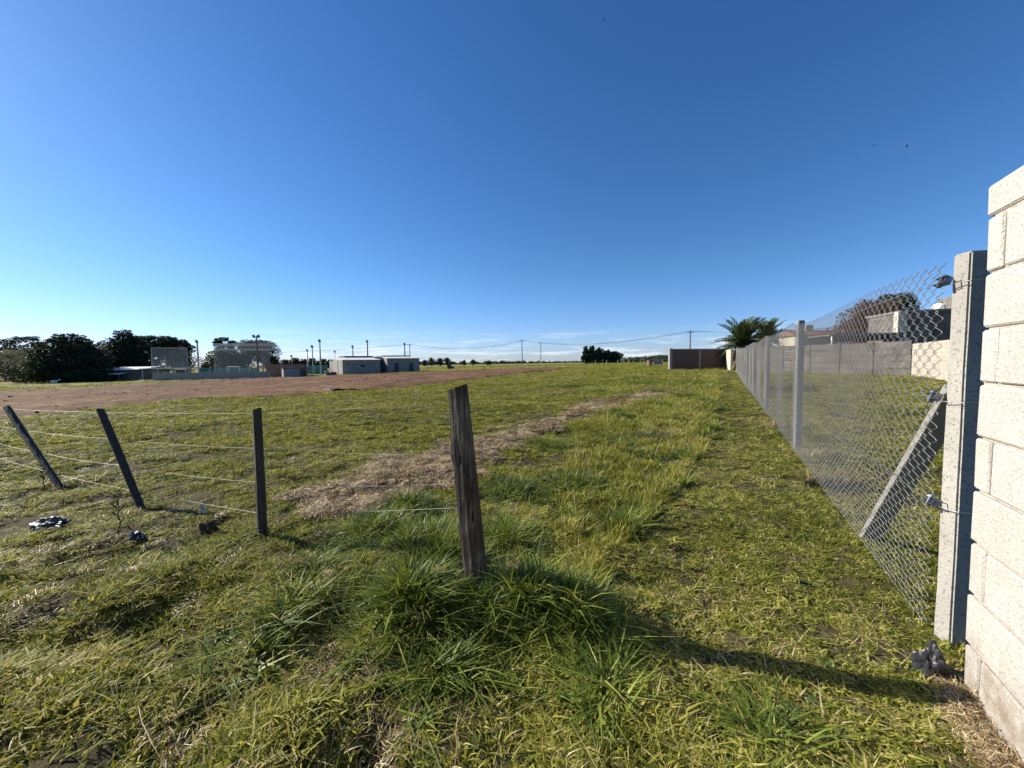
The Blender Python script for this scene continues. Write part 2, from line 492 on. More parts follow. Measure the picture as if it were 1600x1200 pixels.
# ------------------------------------------------------------------ mesh helpers
class MB:
    def __init__(self):
        self.v, self.f = [], []

    def add(self, vs_, fs_):
        k = len(self.v)
        self.v += [tuple(p) for p in vs_]
        self.f += [tuple(i + k for i in q) for q in fs_]
        return self

    def box(self, c, s, rot=None):
        c, hx = Vector(c), Vector(s) / 2
        vs_ = []
        for dz in (-1, 1):
            for dx, dy in ((-1, -1), (1, -1), (1, 1), (-1, 1)):
                p = Vector((dx * hx.x, dy * hx.y, dz * hx.z))
                if rot is not None:
                    p = rot @ p
                vs_.append(c + p)
        return self.add(vs_, [(3, 2, 1, 0), (4, 5, 6, 7), (0, 1, 5, 4), (1, 2, 6, 5), (2, 3, 7, 6), (3, 0, 4, 7)])

    def hexa(self, p8):
        return self.add(p8, [(3, 2, 1, 0), (4, 5, 6, 7), (0, 1, 5, 4), (1, 2, 6, 5), (2, 3, 7, 6), (3, 0, 4, 7)])

    def tube(self, path, radii, n=8, cap=True):
        path = [Vector(p) for p in path]
        if not hasattr(radii, '__len__'):
            radii = [radii] * len(path)
        vs_, fs_ = [], []
        ref = None
        for i, p in enumerate(path):
            t = (path[min(i + 1, len(path) - 1)] - path[max(i - 1, 0)]).normalized()
            if ref is None:
                ref = t.orthogonal().normalized()
            ref = (ref - t * ref.dot(t)).normalized()
            bi = t.cross(ref)
            for k in range(n):
                a = 2 * math.pi * k / n
                vs_.append(p + (ref * math.cos(a) + bi * math.sin(a)) * radii[i])
        for i in range(len(path) - 1):
            for k in range(n):
                k2 = (k + 1) % n
                fs_.append((i * n + k, i * n + k2, (i + 1) * n + k2, (i + 1) * n + k))
        if cap:
            fs_.append(tuple(range(n - 1, -1, -1)))
            fs_.append(tuple(range((len(path) - 1) * n, len(path) * n)))
        return self.add(vs_, fs_)

    def mesh(self, name):
        me = bpy.data.meshes.new(name)
        me.from_pydata(self.v, [], self.f)
        me.update()
        return me

    def build(self, name, mat, parent=None, loc=None, smooth=False, bevel=0.0):
        me = self.mesh(name)
        if bevel:
            bm = bmesh.new()
            bm.from_mesh(me)
            bmesh.ops.bevel(bm, geom=bm.edges[:], offset=bevel, segments=2, affect='EDGES', profile=0.6)
            bm.to_mesh(me)
            bm.free()
        return link(name, me, mat, parent, loc, smooth)


def link(name, me, mat, parent=None, loc=None, smooth=False):
    if mat is not None and not me.materials:
        me.materials.append(M[mat] if isinstance(mat, str) else mat)
    if smooth:
        for p in me.polygons:
            p.use_smooth = True
    ob = bpy.data.objects.new(name, me)
    COL.objects.link(ob)
    if parent:
        ob.parent = parent
    if loc is not None:
        ob.location = loc
    return ob


def np_mesh(name, verts, faces_flat, nper, tint=None):
    """fast mesh from numpy: verts (n,3), faces (m,nper)"""
    me = bpy.data.meshes.new(name)
    nv, nf = len(verts), len(faces_flat)
    me.vertices.add(nv)
    me.vertices.foreach_set('co', np.asarray(verts, np.float32).ravel())
    me.loops.add(nf * nper)
    me.loops.foreach_set('vertex_index', np.asarray(faces_flat, np.int32).ravel())
    me.polygons.add(nf)
    me.polygons.foreach_set('loop_start', np.arange(nf, dtype=np.int32) * nper)
    me.polygons.foreach_set('loop_total', np.full(nf, nper, np.int32))
    me.update(calc_edges=True)
    if tint is not None:
        a = me.attributes.new('tint', 'FLOAT', 'POINT')
        a.data.foreach_set('value', np.asarray(tint, np.float32))
    return me


def tag(ob, label=None, cat=None, group=None, kind=None):
    if label:
        ob['label'] = label
    if cat:
        ob['category'] = cat
    if group:
        ob['group'] = group
    if kind:
        ob['kind'] = kind
    return ob


def empty(name, loc, label, cat, group=None, rz=0.0):
    ob = bpy.data.objects.new(name, None)
    ob.empty_display_size = 0.2
    ob.location = loc
    ob.rotation_euler = (0, 0, rz)
    COL.objects.link(ob)
    return tag(ob, label, cat, group)


def in_poly(x, y, poly):
    x, y = np.asarray(x), np.asarray(y)
    ins = np.zeros(x.shape, bool)
    k = len(poly)
    for i in range(k):
        x1, y1 = poly[i]
        x2, y2 = poly[(i + 1) % k]
        c = ((y1 > y) != (y2 > y)) & (x < (x2 - x1) * (y - y1) / (y2 - y1 + 1e-12) + x1)
        ins ^= c
    return ins


def gpoly(pts):
    return [(p.x, p.y) for p in (at(u, v) for u, v in pts)]


# ------------------------------------------------------------------ layout on the ground
STRAW = gpoly([(468, 792), (520, 760), (590, 722), (690, 700), (760, 678), (840, 662), (895, 640), (930, 624), (985, 613), (1035, 607), (1050, 613),
               (1000, 630), (940, 645), (890, 662), (830, 684), (800, 702), (775, 722), (720, 765), (640, 784), (560, 808), (500, 820)])
PATH = gpoly([(1128, 588), (1150, 590), (1250, 705), (1480, 1000), (1512, 1090), (1620, 1230), (1180, 1230), (1030, 1120), (960, 1010), (930, 930), (960, 860), (1060, 760), (1108, 690), (1124, 610)])
YARD = gpoly([(1160, 590), (1260, 705), (1480, 985), (1700, 985), (1700, 590), (1400, 580)])
lo_px = [(0, 655), (110, 643), (200, 632), (420, 622), (560, 612), (640, 604), (700, 597), (780, 588), (850, 581), (890, 575.5)]
hi_px = [(0, 612), (100, 607), (200, 601), (250, 598), (400, 591), (480, 588.5), (530, 586.5), (660, 582), (760, 577.5), (890, 574)]


def polar(pts):
    q = []
    for u, v in pts:
        p = at(u, v)
        q.append((math.atan2(p.x, p.y), math.hypot(p.x, p.y)))
    q.sort()
    return np.array(q)


DLO, DHI = polar(lo_px), polar(hi_px)


def dirt_mask(x, y):
    az, r = np.arctan2(x, y), np.hypot(x, y)
    lo = np.interp(az, DLO[:, 0], DLO[:, 1])
    hi = np.interp(az, DHI[:, 0], DHI[:, 1])
    nn = (vnoise(x, y, 1.7, 4) - 0.5) * 0.12 + (vnoise(x, y, 0.6, 5) - 0.5) * 0.06
    rr = r * (1 + nn)
    return (rr > lo) & (rr < hi) & (az < DLO[-1, 0]) & (az > -1.25)


def straw_mask(x, y):
    wx = x + (vnoise(x, y, 0.45, 6) - 0.5) * 0.5 + (vnoise(x, y, 0.15, 16) - 0.5) * 0.22
    wy = y + (vnoise(x, y, 0.45, 7) - 0.5) * 0.5 + (vnoise(x, y, 0.15, 17) - 0.5) * 0.22
    return in_poly(wx, wy, STRAW) & (vnoise(x, y, 0.5, 31) * .6 + vnoise(x, y, .17, 32) * .4 > 0.31)


# ------------------------------------------------------------------ ground sheet
def polar_grid(az0, az1, daz, r0, r1, ratio):
    naz = int(round((az1 - az0) / daz)) + 1
    azs = np.linspace(az0, az1, naz)
    nr = int(math.log(r1 / r0) / math.log(ratio)) + 1
    rs = r0 * ratio ** np.arange(nr)
    A, Rr = np.meshgrid(azs, rs)
    return A, Rr, nr, naz


A, Rr, nr, naz = polar_grid(-math.pi, math.pi - R(1), R(1), 0.25, 6000, 1.032)
X, Y = Rr * np.sin(A), Rr * np.cos(A)
Z = ground(X, Y)
V = np.stack([X, Y, Z], -1).reshape(-1, 3)
V = np.vstack([V, [[0, 0, g1(0, 0.01)]]])
ii, jj = np.meshgrid(np.arange(nr - 1), np.arange(naz), indexing='ij')
j2 = (jj + 1) % naz
F = np.stack([ii * naz + jj, (ii + 1) * naz + jj, (ii + 1) * naz + j2, ii * naz + j2], -1).reshape(-1, 4)
me = np_mesh('ground', V, F[:, ::-1], 4)
bm = bmesh.new()
bm.from_mesh(me)
bm.verts.ensure_lookup_table()
cv = bm.verts[nr * naz]
for j in range(naz):
    bm.faces.new((bm.verts[j], bm.verts[(j + 1) % naz], cv))
bmesh.ops.recalc_face_normals(bm, faces=bm.faces[:])
bm.to_mesh(me)
bm.free()
if me.polygons[5].normal.z < 0:
    me.flip_normals()
xs, ys = V[:, 0], V[:, 1]
wob = 0.18
st = straw_mask(xs, ys).astype(np.float32)
a = me.attributes.new('straw', 'FLOAT', 'POINT')
a.data.foreach_set('value', st)
gr = link('ground', me, 'ground', smooth=True)
tag(gr, 'grassy field of turf and soil reaching to the horizon', 'field', kind='structure')

# dirt lot: its own sheet a little above the ground
A, Rr, nr, naz = polar_grid(-1.25, DLO[-1, 0], R(0.22), 8.0, 150, 1.012)
X, Y = Rr * np.sin(A), Rr * np.cos(A)
lump = 0.09 * (vnoise(X, Y, 0.7, 21) - 0.5) + 0.10 * (vnoise(X * .5, Y, 1.6, 22) - 0.5) + 0.05 * (vnoise(X, Y, .35, 23) - .5)
_az = np.arctan2(X, Y)
tap = np.clip(np.minimum(Rr - np.interp(_az, DLO[:, 0], DLO[:, 1]), np.interp(_az, DHI[:, 0], DHI[:, 1]) - Rr) / 1.5 - .1, 0, 1)
Z = ground(X, Y) + 0.015 + tap * (0.09 + lump)
mask = dirt_mask(X, Y)
V = np.stack([X, Y, Z], -1).reshape(-1, 3)
ii, jj = np.meshgrid(np.arange(nr - 1), np.arange(naz - 1), indexing='ij')
ok = (mask[:-1, :-1] & mask[1:, 1:] & mask[1:, :-1] & mask[:-1, 1:])
F = np.stack([ii * naz + jj, ii * naz + jj + 1, (ii + 1) * naz + jj + 1, (ii + 1) * naz + jj], -1)[ok]
used, inv = np.unique(F.ravel(), return_inverse=True)
me = np_mesh('dirt_lot', V[used], inv.reshape(-1, 4)[:, ::-1], 4)
if me.polygons[5].normal.z < 0:
    me.flip_normals()
tag(link('dirt_lot', me, 'dirt', smooth=True), 'bare reddish brown dirt lot levelled behind the wire fence', 'dirt lot', kind='structure')


# ------------------------------------------------------------------ white block wall on the right
FD = ray(1131, 561.4)
FD = Vector((FD.x, FD.y, 0)).normalized()          # direction of wall and chain-link fence, away from the camera
FN = Vector((-FD.y, FD.x, 0))                      # their left-hand normal, towards the field
WE = at(1503, 1070)
WE.z = g1(WE.x, WE.y)
rz_w = math.atan2(-FD.y, -FD.x)                    # local +X runs from the wall end towards the camera
wall = empty('block_wall', (WE.x, WE.y, WE.z - 0.02), 'tall cream concrete block wall with toothed end at right edge', 'wall', rz=rz_w)
WL, CP, JT, TH = 3.3, 0.2, 0.012, 0.19


def block_mesh(lx, hz, seed):
    bm_ = bmesh.new()
    bmesh.ops.create_cube(bm_, size=1)
    for v_ in bm_.verts:
        v_.co = Vector((v_.co.x * lx, v_.co.y * TH, v_.co.z * hz))
    bmesh.ops.bevel(bm_, geom=bm_.edges[:], offset=0.006, segments=1, affect='EDGES')
    r2 = random.Random(seed)
    for v_ in bm_.verts:
        v_.co += Vector((r2.uniform(-1, 1), r2.uniform(-1, 1), r2.uniform(-1, 1))) * 0.0016
    me_ = bpy.data.meshes.new('block')
    bm_.to_mesh(me_)
    bm_.free()
    me_.materials.append(M['block'])
    return me_


fullm = [block_mesh(0.4 - JT, CP - JT, k) for k in range(3)]
piecem = [block_mesh(0.1 - JT, CP - JT, k + 9) for k in range(2)]
capm = [block_mesh(0.4 - JT, 0.12 - JT, k + 20) for k in range(2)]
# local +Y of the wall frame: with +X = -FD, +Y = rotate 90 deg ccw
yl = Vector((-math.sin(rz_w), math.cos(rz_w), 0))
side = -1 if yl.dot(FN) > 0 else 1                 # wall body extends away from the field
nc = 0
for c in range(-1, 9):
    z0 = c * CP
    xcur = 0.0
    if c % 2 == 0:
        k = link('block', piecem[nc % 2], None, wall)
        k.location = (0.05, side * (TH / 2) + rnd.uniform(-.002, .002), z0 + CP / 2)
        xcur = 0.1
    while xcur < WL:
        k = link('block', fullm[nc % 3], None, wall)
        k.location = (xcur + 0.2, side * (TH / 2) + rnd.uniform(-.0025, .0025), z0 + CP / 2 + rnd.uniform(-.001, .001))
        k.rotation_euler = (0, 0, math.pi * (nc % 2))
        xcur += 0.4
        nc += 1
xcur = -0.012
while xcur < WL:
    k = link('cap_block', capm[nc % 2], None, wall)
    k.location = (xcur + 0.2, side * (TH / 2) + rnd.uniform(-.003, .003), 1.8 + 0.06)
    xcur += 0.4
    nc += 1
MB().box((WL / 2 + 0.03, side * TH / 2, 0.86), (WL + 0.02, TH - 0.022, 2.1)).build('mortar_core', 'mortar', wall)

# ------------------------------------------------------------------ chain-link fence
CPB = at(1487, 1004)                                # foot of the corner post
fence = empty('chain_link_fence', CPB, 'galvanised chain link fence with concrete posts running back along the path', 'fence')
FO = Vector((CPB.x, CPB.y, 0))


def fpt(s, z, off=0.0):
    p = FO + FD * s + FN * off
    return Vector((p.x, p.y, z))


def floc(p):
    return Vector(p) - Vector(CPB)


def onfence(u, v, off=0.07):
    d = ray(u, v)
    o_ = FO + FN * off
    t = (o_ - Vector((0, 0, CAM_H))).dot(FN) / d.dot(FN)
    p = Vector((0, 0, CAM_H)) + d * t
    return p, (p - o_).dot(FD)


def conc_post(s, h, side_len, ang, name='post', taper=0.94):
    base = fpt(s, 0)
    gz = g1(base.x, base.y)
    mb = MB()
    ring = []
    nz_ = 12
    rot = Matrix.Rotation(ang, 3, 'Z')
    for k in range(nz_ + 1):
        z = -0.25 + (h + 0.25) * k / nz_
        sc_ = side_len / 2 * (1 - (1 - taper) * k / nz_)
        for dx, dy in ((-1, -1), (1, -1), (1, 1), (-1, 1)):
            p = rot @ Vector((dx * sc_ + rnd.uniform(-.0015, .0015), dy * sc_ + rnd.uniform(-.0015, .0015), 0))
            ring.append(Vector((base.x + p.x, base.y + p.y, gz + z)) - Vector(CPB))
    fs_ = []
    for k in range(nz_):
        for q in range(4):
            q2 = (q + 1) % 4
            fs_.append((k * 4 + q, k * 4 + q2, (k + 1) * 4 + q2, (k + 1) * 4 + q))
    fs_.append((nz_ * 4, nz_ * 4 + 1, nz_ * 4 + 2, nz_ * 4 + 3))
    mb.add(ring, fs_)
    me_ = mb.mesh(name)
    bm_ = bmesh.new()
    bm_.from_mesh(me_)
    vert_edges = [e_ for e_ in bm_.edges if abs((e_.verts[0].co - e_.verts[1].co).normalized().z) > 0.9 or (e_.verts[0].co.z > gz - CPB.z + h - 0.02 and e_.verts[1].co.z > gz - CPB.z + h - 0.02)]
    bmesh.ops.bevel(bm_, geom=vert_edges, offset=0.007, segments=2, affect='EDGES')
    bm_.to_mesh(me_)
    bm_.free()
    return link(name, me_, 'post_concrete' if s == 0 else 'mid_concrete', fence)


corner = conc_post(0.0, 1.71, 0.082, R(-8), 'corner_post')
tag(corner, 'thick pitted concrete corner post beside the block wall')
post_s = [0.0]
for u_, v_ in ((1240, 700), (1187, 640)):
    p = at(u_, v_)
    post_s.append((p - FO).dot(FD))
step = post_s[2] - post_s[1]
FLEN = 33.0
while post_s[-1] + step < FLEN:
    post_s.append(post_s[-1] + step)
for s in post_s[1:]:
    conc_post(s, 1.76, 0.078, R(-17), 'post', 0.97)

# concrete strut leaning on the corner post
sb, st_ = fpt(0.0, 0), None
p0 = at(1366, 838)
s0 = (p0 - FO).dot(FD)
q0, q1 = fpt(s0, g1(p0.x, p0.y) - 0.06, -0.005), fpt(0.05, 1.13, -0.005)
ax = (q1 - q0).normalized()
rot = Matrix((FN, ax.cross(FN), ax)).transposed()
mb = MB()
mb.box(floc((q0 + q1) / 2), (0.095, 0.045, (q1 - q0).length), rot)
mb.build('strut', 'mid_concrete', fence, bevel=0.006)

# the mesh: zigzag wire strands hooked into one another
DW, DH, HM = 0.09, 0.06, 1.66


def mesh_panel(length, height, sub, nside, rad, sag):
    ns = int(length / (DW / 2))
    nh = int(height / (DH / 2))
    P, Fc = [], []
    kk = np.arange(0, nh * sub + 1)
    base = 0
    tri = nside
    ang = np.arange(nside) * 2 * np.pi / nside
    for s in range(ns):
        ph = kk / sub
        tri_w = np.abs(((ph + s) % 2) - 1)                     # zigzag 0..1
        sm = tri_w if sub == 1 else (tri_w * 0.65 + 0.35 * (0.5 - 0.5 * np.cos(np.pi * tri_w)))
        xs_ = (s + sm * 1.06 - 0.03) * DW / 2
        zs_ = kk / sub * DH / 2
        ys_ = (0.0045 if sub > 1 else 0.003) * np.cos(np.pi * ph + (s % 2) * np.pi) 
        t_ = xs_ / length
        lift = sag(t_)
        zz = zs_ * lift
        ys_ = ys_ + 0.02 * np.sin(xs_ * 2.3) * np.sin(zs_ * 1.9)
        for a_ in ang:
            P.append(np.stack([xs_ + rad * np.cos(a_), ys_ + rad * np.sin(a_), zz], -1))
        npt = len(kk)
        i = np.arange(npt - 1)
        for q in range(nside):
            q2 = (q + 1) % nside
            Fc.append(np.stack([base + q * npt + i, base + q2 * npt + i, base + q2 * npt + i + 1, base + q * npt + i + 1], -1))
        base += nside * npt
    return np_mesh('mesh_panel', np.vstack(P), np.vstack(Fc), 4)


rz_f = math.atan2(FD.y, FD.x)
for k in range(len(post_s)):
    s0 = post_s[k] + (0.03 if k == 0 else 0.0)
    s1 = post_s[k + 1] if k + 1 < len(post_s) else FLEN
    if s1 - s0 < 0.5:
        continue
    if k == 0:
        me = mesh_panel(s1 - s0, HM, 4, 4, 0.0018, lambda t: 0.985 + 0.035 * t + 0.02 * np.sin(t * 5 + 1))
    elif k == 1:
        me = mesh_panel(s1 - s0, HM, 1, 3, 0.0019, lambda t: 1.02 + 0.015 * np.cos(t * 6.28))
        me_far = me
    else:
        me = me_far if abs((s1 - s0) - step) < 0.05 else mesh_panel(s1 - s0, HM, 1, 3, 0.0019, lambda t: 1.02 + 0 * t)
    a0, a1 = fpt(s0, 0, 0.075), fpt(s1, 0, 0.075)
    z0, z1 = g1(a0.x, a0.y), g1(a1.x, a1.y)
    ob = link('mesh_panel', me, 'galv', fence)
    ob.location = floc(Vector((a0.x, a0.y, z0 + 0.03)))
    ob.rotation_euler = (0, -math.atan2(z1 - z0, s1 - s0), rz_f)

# tension wires and their ratchets
for (u_, v_) in ((1473, 440), (1458, 620), (1455, 783)):
    p, s_ = onfence(u_, v_, 0.085)
    mbw = MB()
    path = []
    for q in range(0, 40):
        s = s_ + 0.03 + (FLEN - 0.5 - s_) * (q / 39) ** 1.5
        b_ = fpt(s, 0, 0.085)
        hgt = p.z - g1(CPB.x, CPB.y)
        path.append(floc(Vector((b_.x, b_.y, g1(b_.x, b_.y) * 0.6 + hgt + CPB.z * 0.4))))
    path[0] = floc(p)
    mbw.tube(path, 0.0019, 4).build('tension_wire', 'galv', fence)
    # loop back to the post
    mb = MB()
    mb.tube([floc(p), floc(fpt(0.07, p.z - 0.012, 0.07)), floc(fpt(0.0, p.z - 0.016, 0.075)), floc(fpt(-0.075, p.z - 0.014, 0.03)), floc(fpt(-0.07, p.z - 0.012, -0.06)), floc(fpt(0.07, p.z - 0.012, -0.065))], 0.002, 5)
    mb.build('tie_wire', 'galv', fence)
    rt = bpy.data.objects.new('tensioner', None)
    rot = Matrix((FD, FN, Vector((0, 0, 1)))).transposed()
    mb = MB()
    for dz in (-0.024, 0.024):
        mb.box((0, 0, dz), (0.085, 0.034, 0.004))
    mb.box((-0.041, 0, 0), (0.004, 0.034, 0.05))
    tn = mb.build('tensioner', 'dark_steel', fence)
    tn.location = floc(p)
    tn.rotation_euler = (R(28), R(8), rz_f + R(20))
    tn.scale = (0.62, 0.8, 0.62)
    bpy.data.objects.remove(rt)
    MB().tube([(0.012, 0, -0.04), (0.012, 0, 0.04)], 0.012, 10).build('drum', 'dark_steel', tn, smooth=False)
    MB().tube([(0.012, 0, 0.026), (0.012, 0, 0.034)], 0.021, 8).box((0.012, 0, 0.048), (0.014, 0.014, 0.018)).build('ratchet_wheel', 'dark_steel', tn)


# ------------------------------------------------------------------ wire fence with wooden posts
def wood_post(parent, origin, base, top, r0, r1, sides, seed, mat, knot=None, square=False):
    rr = random.Random(seed)
    base, top = Vector(base), Vector(top)
    axis = (top - base)
    Ln = axis.length
    axis.normalize()
    a_ = axis.orthogonal().normalized()
    b_ = axis.cross(a_)
    nr_ = 22
    vs_, fs_ = [], []
    off = [rr.uniform(-1, 1) for _ in range(sides)]
    ph = [rr.uniform(0, 6) for _ in range(6)]
    for i in range(nr_ + 1):
        t = i / nr_
        rad = r0 + (r1 - r0) * t
        wob = Vector((math.sin(t * 3 + ph[0]), math.sin(t * 2.5 + ph[1]), 0)) * r0 * 0.10
        for k in range(sides):
            an = 2 * math.pi * k / sides
            q = 1 + 0.07 * off[k] + 0.05 * math.sin(5 * t + an * 2 + ph[2]) + rr.uniform(-.018, .018)
            if square:
                q *= 0.92 / max(abs(math.cos(an)), abs(math.sin(an))) ** 0.75
            if knot and abs(t - knot[0]) < 0.06:
                q += knot[2] * max(0, math.cos(an - knot[1])) ** 4 * (1 - abs(t - knot[0]) / 0.06)
            topcut = (0.012 * math.cos(an + ph[3]) + rr.uniform(-.006, .006)) if i == nr_ else 0
            p = base + axis * (Ln * t + topcut) + (a_ * math.cos(an) + b_ * math.sin(an)) * rad * q + wob
            vs_.append(p - Vector(origin))
    for i in range(nr_):
        for k in range(sides):
            k2 = (k + 1) % sides
            fs_.append((i * sides + k, i * sides + k2, (i + 1) * sides + k2, (i + 1) * sides + k))
    c0 = len(vs_)
    vs_.append(top - Vector(origin) + axis * -0.004)
    for k in range(sides):
        fs_.append((nr_ * sides + k, nr_ * sides + (k + 1) % sides, c0))
    return MB().add(vs_, fs_).build('post', mat, parent, smooth=False)


posts = [((748, 925), (714, 606), 0.066, 0.051), ((411, 838), (401, 640), 0.031, 0.030), ((221, 797), (157, 640), 0.031, 0.029), ((98, 766), (10, 636), 0.031, 0.029)]
pb, pt = [], []
dirf = None
bases = [at(*q[0]) for q in posts]
fl_dir = (bases[3] - bases[0])
fl_dir.z = 0
fl_dir.normalize()                                   # direction of the wire fence, to the left
fn_ = Vector((-fl_dir.y, fl_dir.x, 0))
for q, bse in zip(posts, bases):
    d = ray(*q[1])
    t = (bse).dot(fn_) / d.dot(fn_)                  # the post leans within the line of the fence
    tp_ = Vector((0, 0, CAM_H)) + d * t
    pb.append(bse)
    pt.append(tp_)
pb.append(pb[3] + (pb[3] - pb[2]) * 1.25)
pb[4].z = g1(pb[4].x, pb[4].y)
pt.append(pb[4] + (pt[3] - pb[3]))
pt[4].z += 0.02
wf = empty('wire_fence', pb[0], 'old wire fence with leaning dark wooden posts crossing the grass', 'fence')
for k in range(5):
    bb = pb[k] + (pb[k] - pt[k]).normalized() * 0.18
    r0_, r1_ = (posts[k][2], posts[k][3]) if k < 4 else (0.031, 0.029)
    po = wood_post(wf, pb[0], bb, pt[k], r0_, r1_, 18 if k == 0 else 12, 40 + k, 'wood' if k == 0 else 'darkwood',
                   knot=(0.74, 2.6, 0.3) if k == 0 else None, square=(k > 0))
    if k == 0:
        tag(po, 'thick cracked grey strainer post at the end of the wire fence')
fr_list = [(0.965, 0.93), (0.69, 0.66), (0.42, 0.52), (0.165, 0.40)]
for wi, (fr, fr0) in enumerate(fr_list):
    pts_ = []
    for k in range(5):
        f_ = fr0 if k == 0 else fr
        c_ = pb[k].lerp(pt[k], f_)
        c_ = c_ + fn_ * (0.03 if k else 0.06) * (1 if fn_.y > 0 else -1)
        pts_.append(c_)
    pts_.append(pts_[-1] + (pts_[-1] - pts_[-2]) * 1.2)
    path = []
    for k in range(len(pts_) - 1):
        for q in range(12):
            t = q / 12
            sg = (0.006 + 0.008 * ((wi * 7 + k * 3) % 3)) * 4 * t * (1 - t)
            c_ = pts_[k].lerp(pts_[k + 1], t)
            c_.z -= sg * (0.5 if wi == 0 else 1.0)
            path.append(c_ - pb[0])
    MB().tube(path, 0.0011, 5).build('wire', 'wire', wf)


# ------------------------------------------------------------------ grass tufts
def blades(n_, rad, h0, h1, w0, w1, lean, curl, rng, tint_mu=0.45, tint_sd=0.2, flat=False, dirbias=None):
    """numpy: n_ bent tapering blades -> verts, tri faces, tint"""
    a_ = rng.random(n_) * 2 * np.pi
    rr = rad * np.sqrt(rng.random(n_))
    bx, by = rr * np.cos(a_), rr * np.sin(a_)
    h = h0 + (h1 - h0) * rng.random(n_) ** 1.3
    wd = w0 + (w1 - w0) * rng.random(n_)
    az = rng.random(n_) * 2 * np.pi
    if dirbias is not None:
        az = dirbias + rng.normal(0, 0.9, n_)
    ln_ = lean * rng.random(n_)
    cu = curl * rng.random(n_)
    tw = rng.normal(0, 0.7, n_)
    dx, dy = np.cos(az), np.sin(az)
    sx, sy = -np.sin(az + tw), np.cos(az + tw)
    V_, ts = [], (0.0, 0.38, 0.72, 1.0)
    for t in ts:
        fwd = h * (ln_ * t + cu * t * t)
        up = h * t * (1 - 0.45 * cu * t) / np.sqrt(1 + ln_ ** 2)
        if flat:
            up = 0.012 + 0.02 * rng.random(n_) + h * 0.10 * np.sin(np.pi * t) * rng.random(n_) + 0.10 * h * t * rng.random(n_)
            fwd = h * (t - 0.5)
        wt = wd * (1 - t ** 1.7) * 0.5 + (0 if t == 1 else 0.0002)
        cx, cy = bx + dx * fwd, by + dy * fwd
        if t < 1:
            V_.append(np.stack([cx + sx * wt, cy + sy * wt, up], -1))
            V_.append(np.stack([cx - sx * wt, cy - sy * wt, up], -1))
        else:
            V_.append(np.stack([cx, cy, up], -1))
    vs_ = np.stack(V_, 1).reshape(-1, 3)                     # 7 verts per blade
    b_ = np.arange(n_)[:, None] * 7
    tri = np.array([[0, 1, 3], [0, 3, 2], [2, 3, 5], [2, 5, 4], [4, 5, 6]])
    fs_ = (b_[:, None, :] + tri[None]).reshape(-1, 3)
    ti = np.repeat(np.clip(rng.normal(tint_mu, tint_sd, n_), 0, 1), 7)
    return vs_, fs_, ti


def rosette(n_, rng):
    V_, F_ = [], []
    for i in range(n_):
        az = i * 2.4 + rng.random() * 0.4
        ln_, wd, up = 0.02 + 0.026 * rng.random(), 0.006 + 0.006 * rng.random(), 0.2 + 0.5 * rng.random()
        d, s_ = np.array([np.cos(az), np.sin(az), 0]), np.array([-np.sin(az), np.cos(az), 0])
        k = len(V_)
        for t, ww in ((0.05, 0.2), (0.4, 0.8), (0.75, 1.0), (1.0, 0.15)):
            c_ = d * ln_ * t + np.array([0, 0, 0.01 + ln_ * up * math.sin(t * 2.0)])
            V_.append(c_ + s_ * wd * ww)
            V_.append(c_ - s_ * wd * ww)
        for q in range(3):
            F_ += [(k + 2 * q, k + 2 * q + 1, k + 2 * q + 3), (k + 2 * q, k + 2 * q + 3, k + 2 * q + 2)]
    return np.array(V_), np.array(F_), np.clip(rng.normal(0.5, 0.2, len(V_)), 0, 1)


tufts = bpy.data.collections.new('tuft_library')      # not linked to the scene: only instanced by the grass
T = {}


def add_tuft(kind, mat, data):
    k = len(tufts.objects)
    me_ = np_mesh('tuft_%02d' % k, data[0], data[1], 3, data[2])
    me_.materials.append(M[mat])
    tufts.objects.link(bpy.data.objects.new('tuft_%02d' % k, me_))
    T.setdefault(kind, []).append(k)


rg = np.random.default_rng(5)
for _ in range(4):
    add_tuft('short', 'blade', blades(52, 0.065, 0.018, 0.05, 0.005, 0.0095, 1.0, 1.1, rg, 0.5, 0.25))
for _ in range(4):
    add_tuft('medium', 'blade', blades(44, 0.065, 0.035, 0.095, 0.005, 0.0105, 0.8, 1.25, rg, 0.5, 0.25))
for _ in range(4):
    add_tuft('tall', 'lush', blades(40, 0.07, 0.10, 0.27, 0.007, 0.0135, 0.5, 1.05, rg, 0.5, 0.28))
for _ in range(3):
    add_tuft('dry', 'dry', blades(26, 0.08, 0.02, 0.075, 0.003, 0.006, 1.4, 1.2, rg, 0.4, 0.28))
for _ in range(4):
    add_tuft('straw', 'straw', blades(46, 0.12, 0.04, 0.14, 0.004, 0.008, 0, 0, rg, 0.5, 0.34, flat=True))
for _ in range(3):
    add_tuft('weed', 'weed', rosette(8, rg))
for _ in range(2):
    add_tuft('stalk', 'dry', blades(5, 0.06, 0.14, 0.38, 0.0018, 0.003, 0.9, 0.5, rg, 0.6, 0.2))
for _ in range(2):
    add_tuft('greyweed', 'greyweed', blades(70, 0.09, 0.04, 0.11, 0.006, 0.012, 1.2, 0.6, rg, 0.5, 0.25))


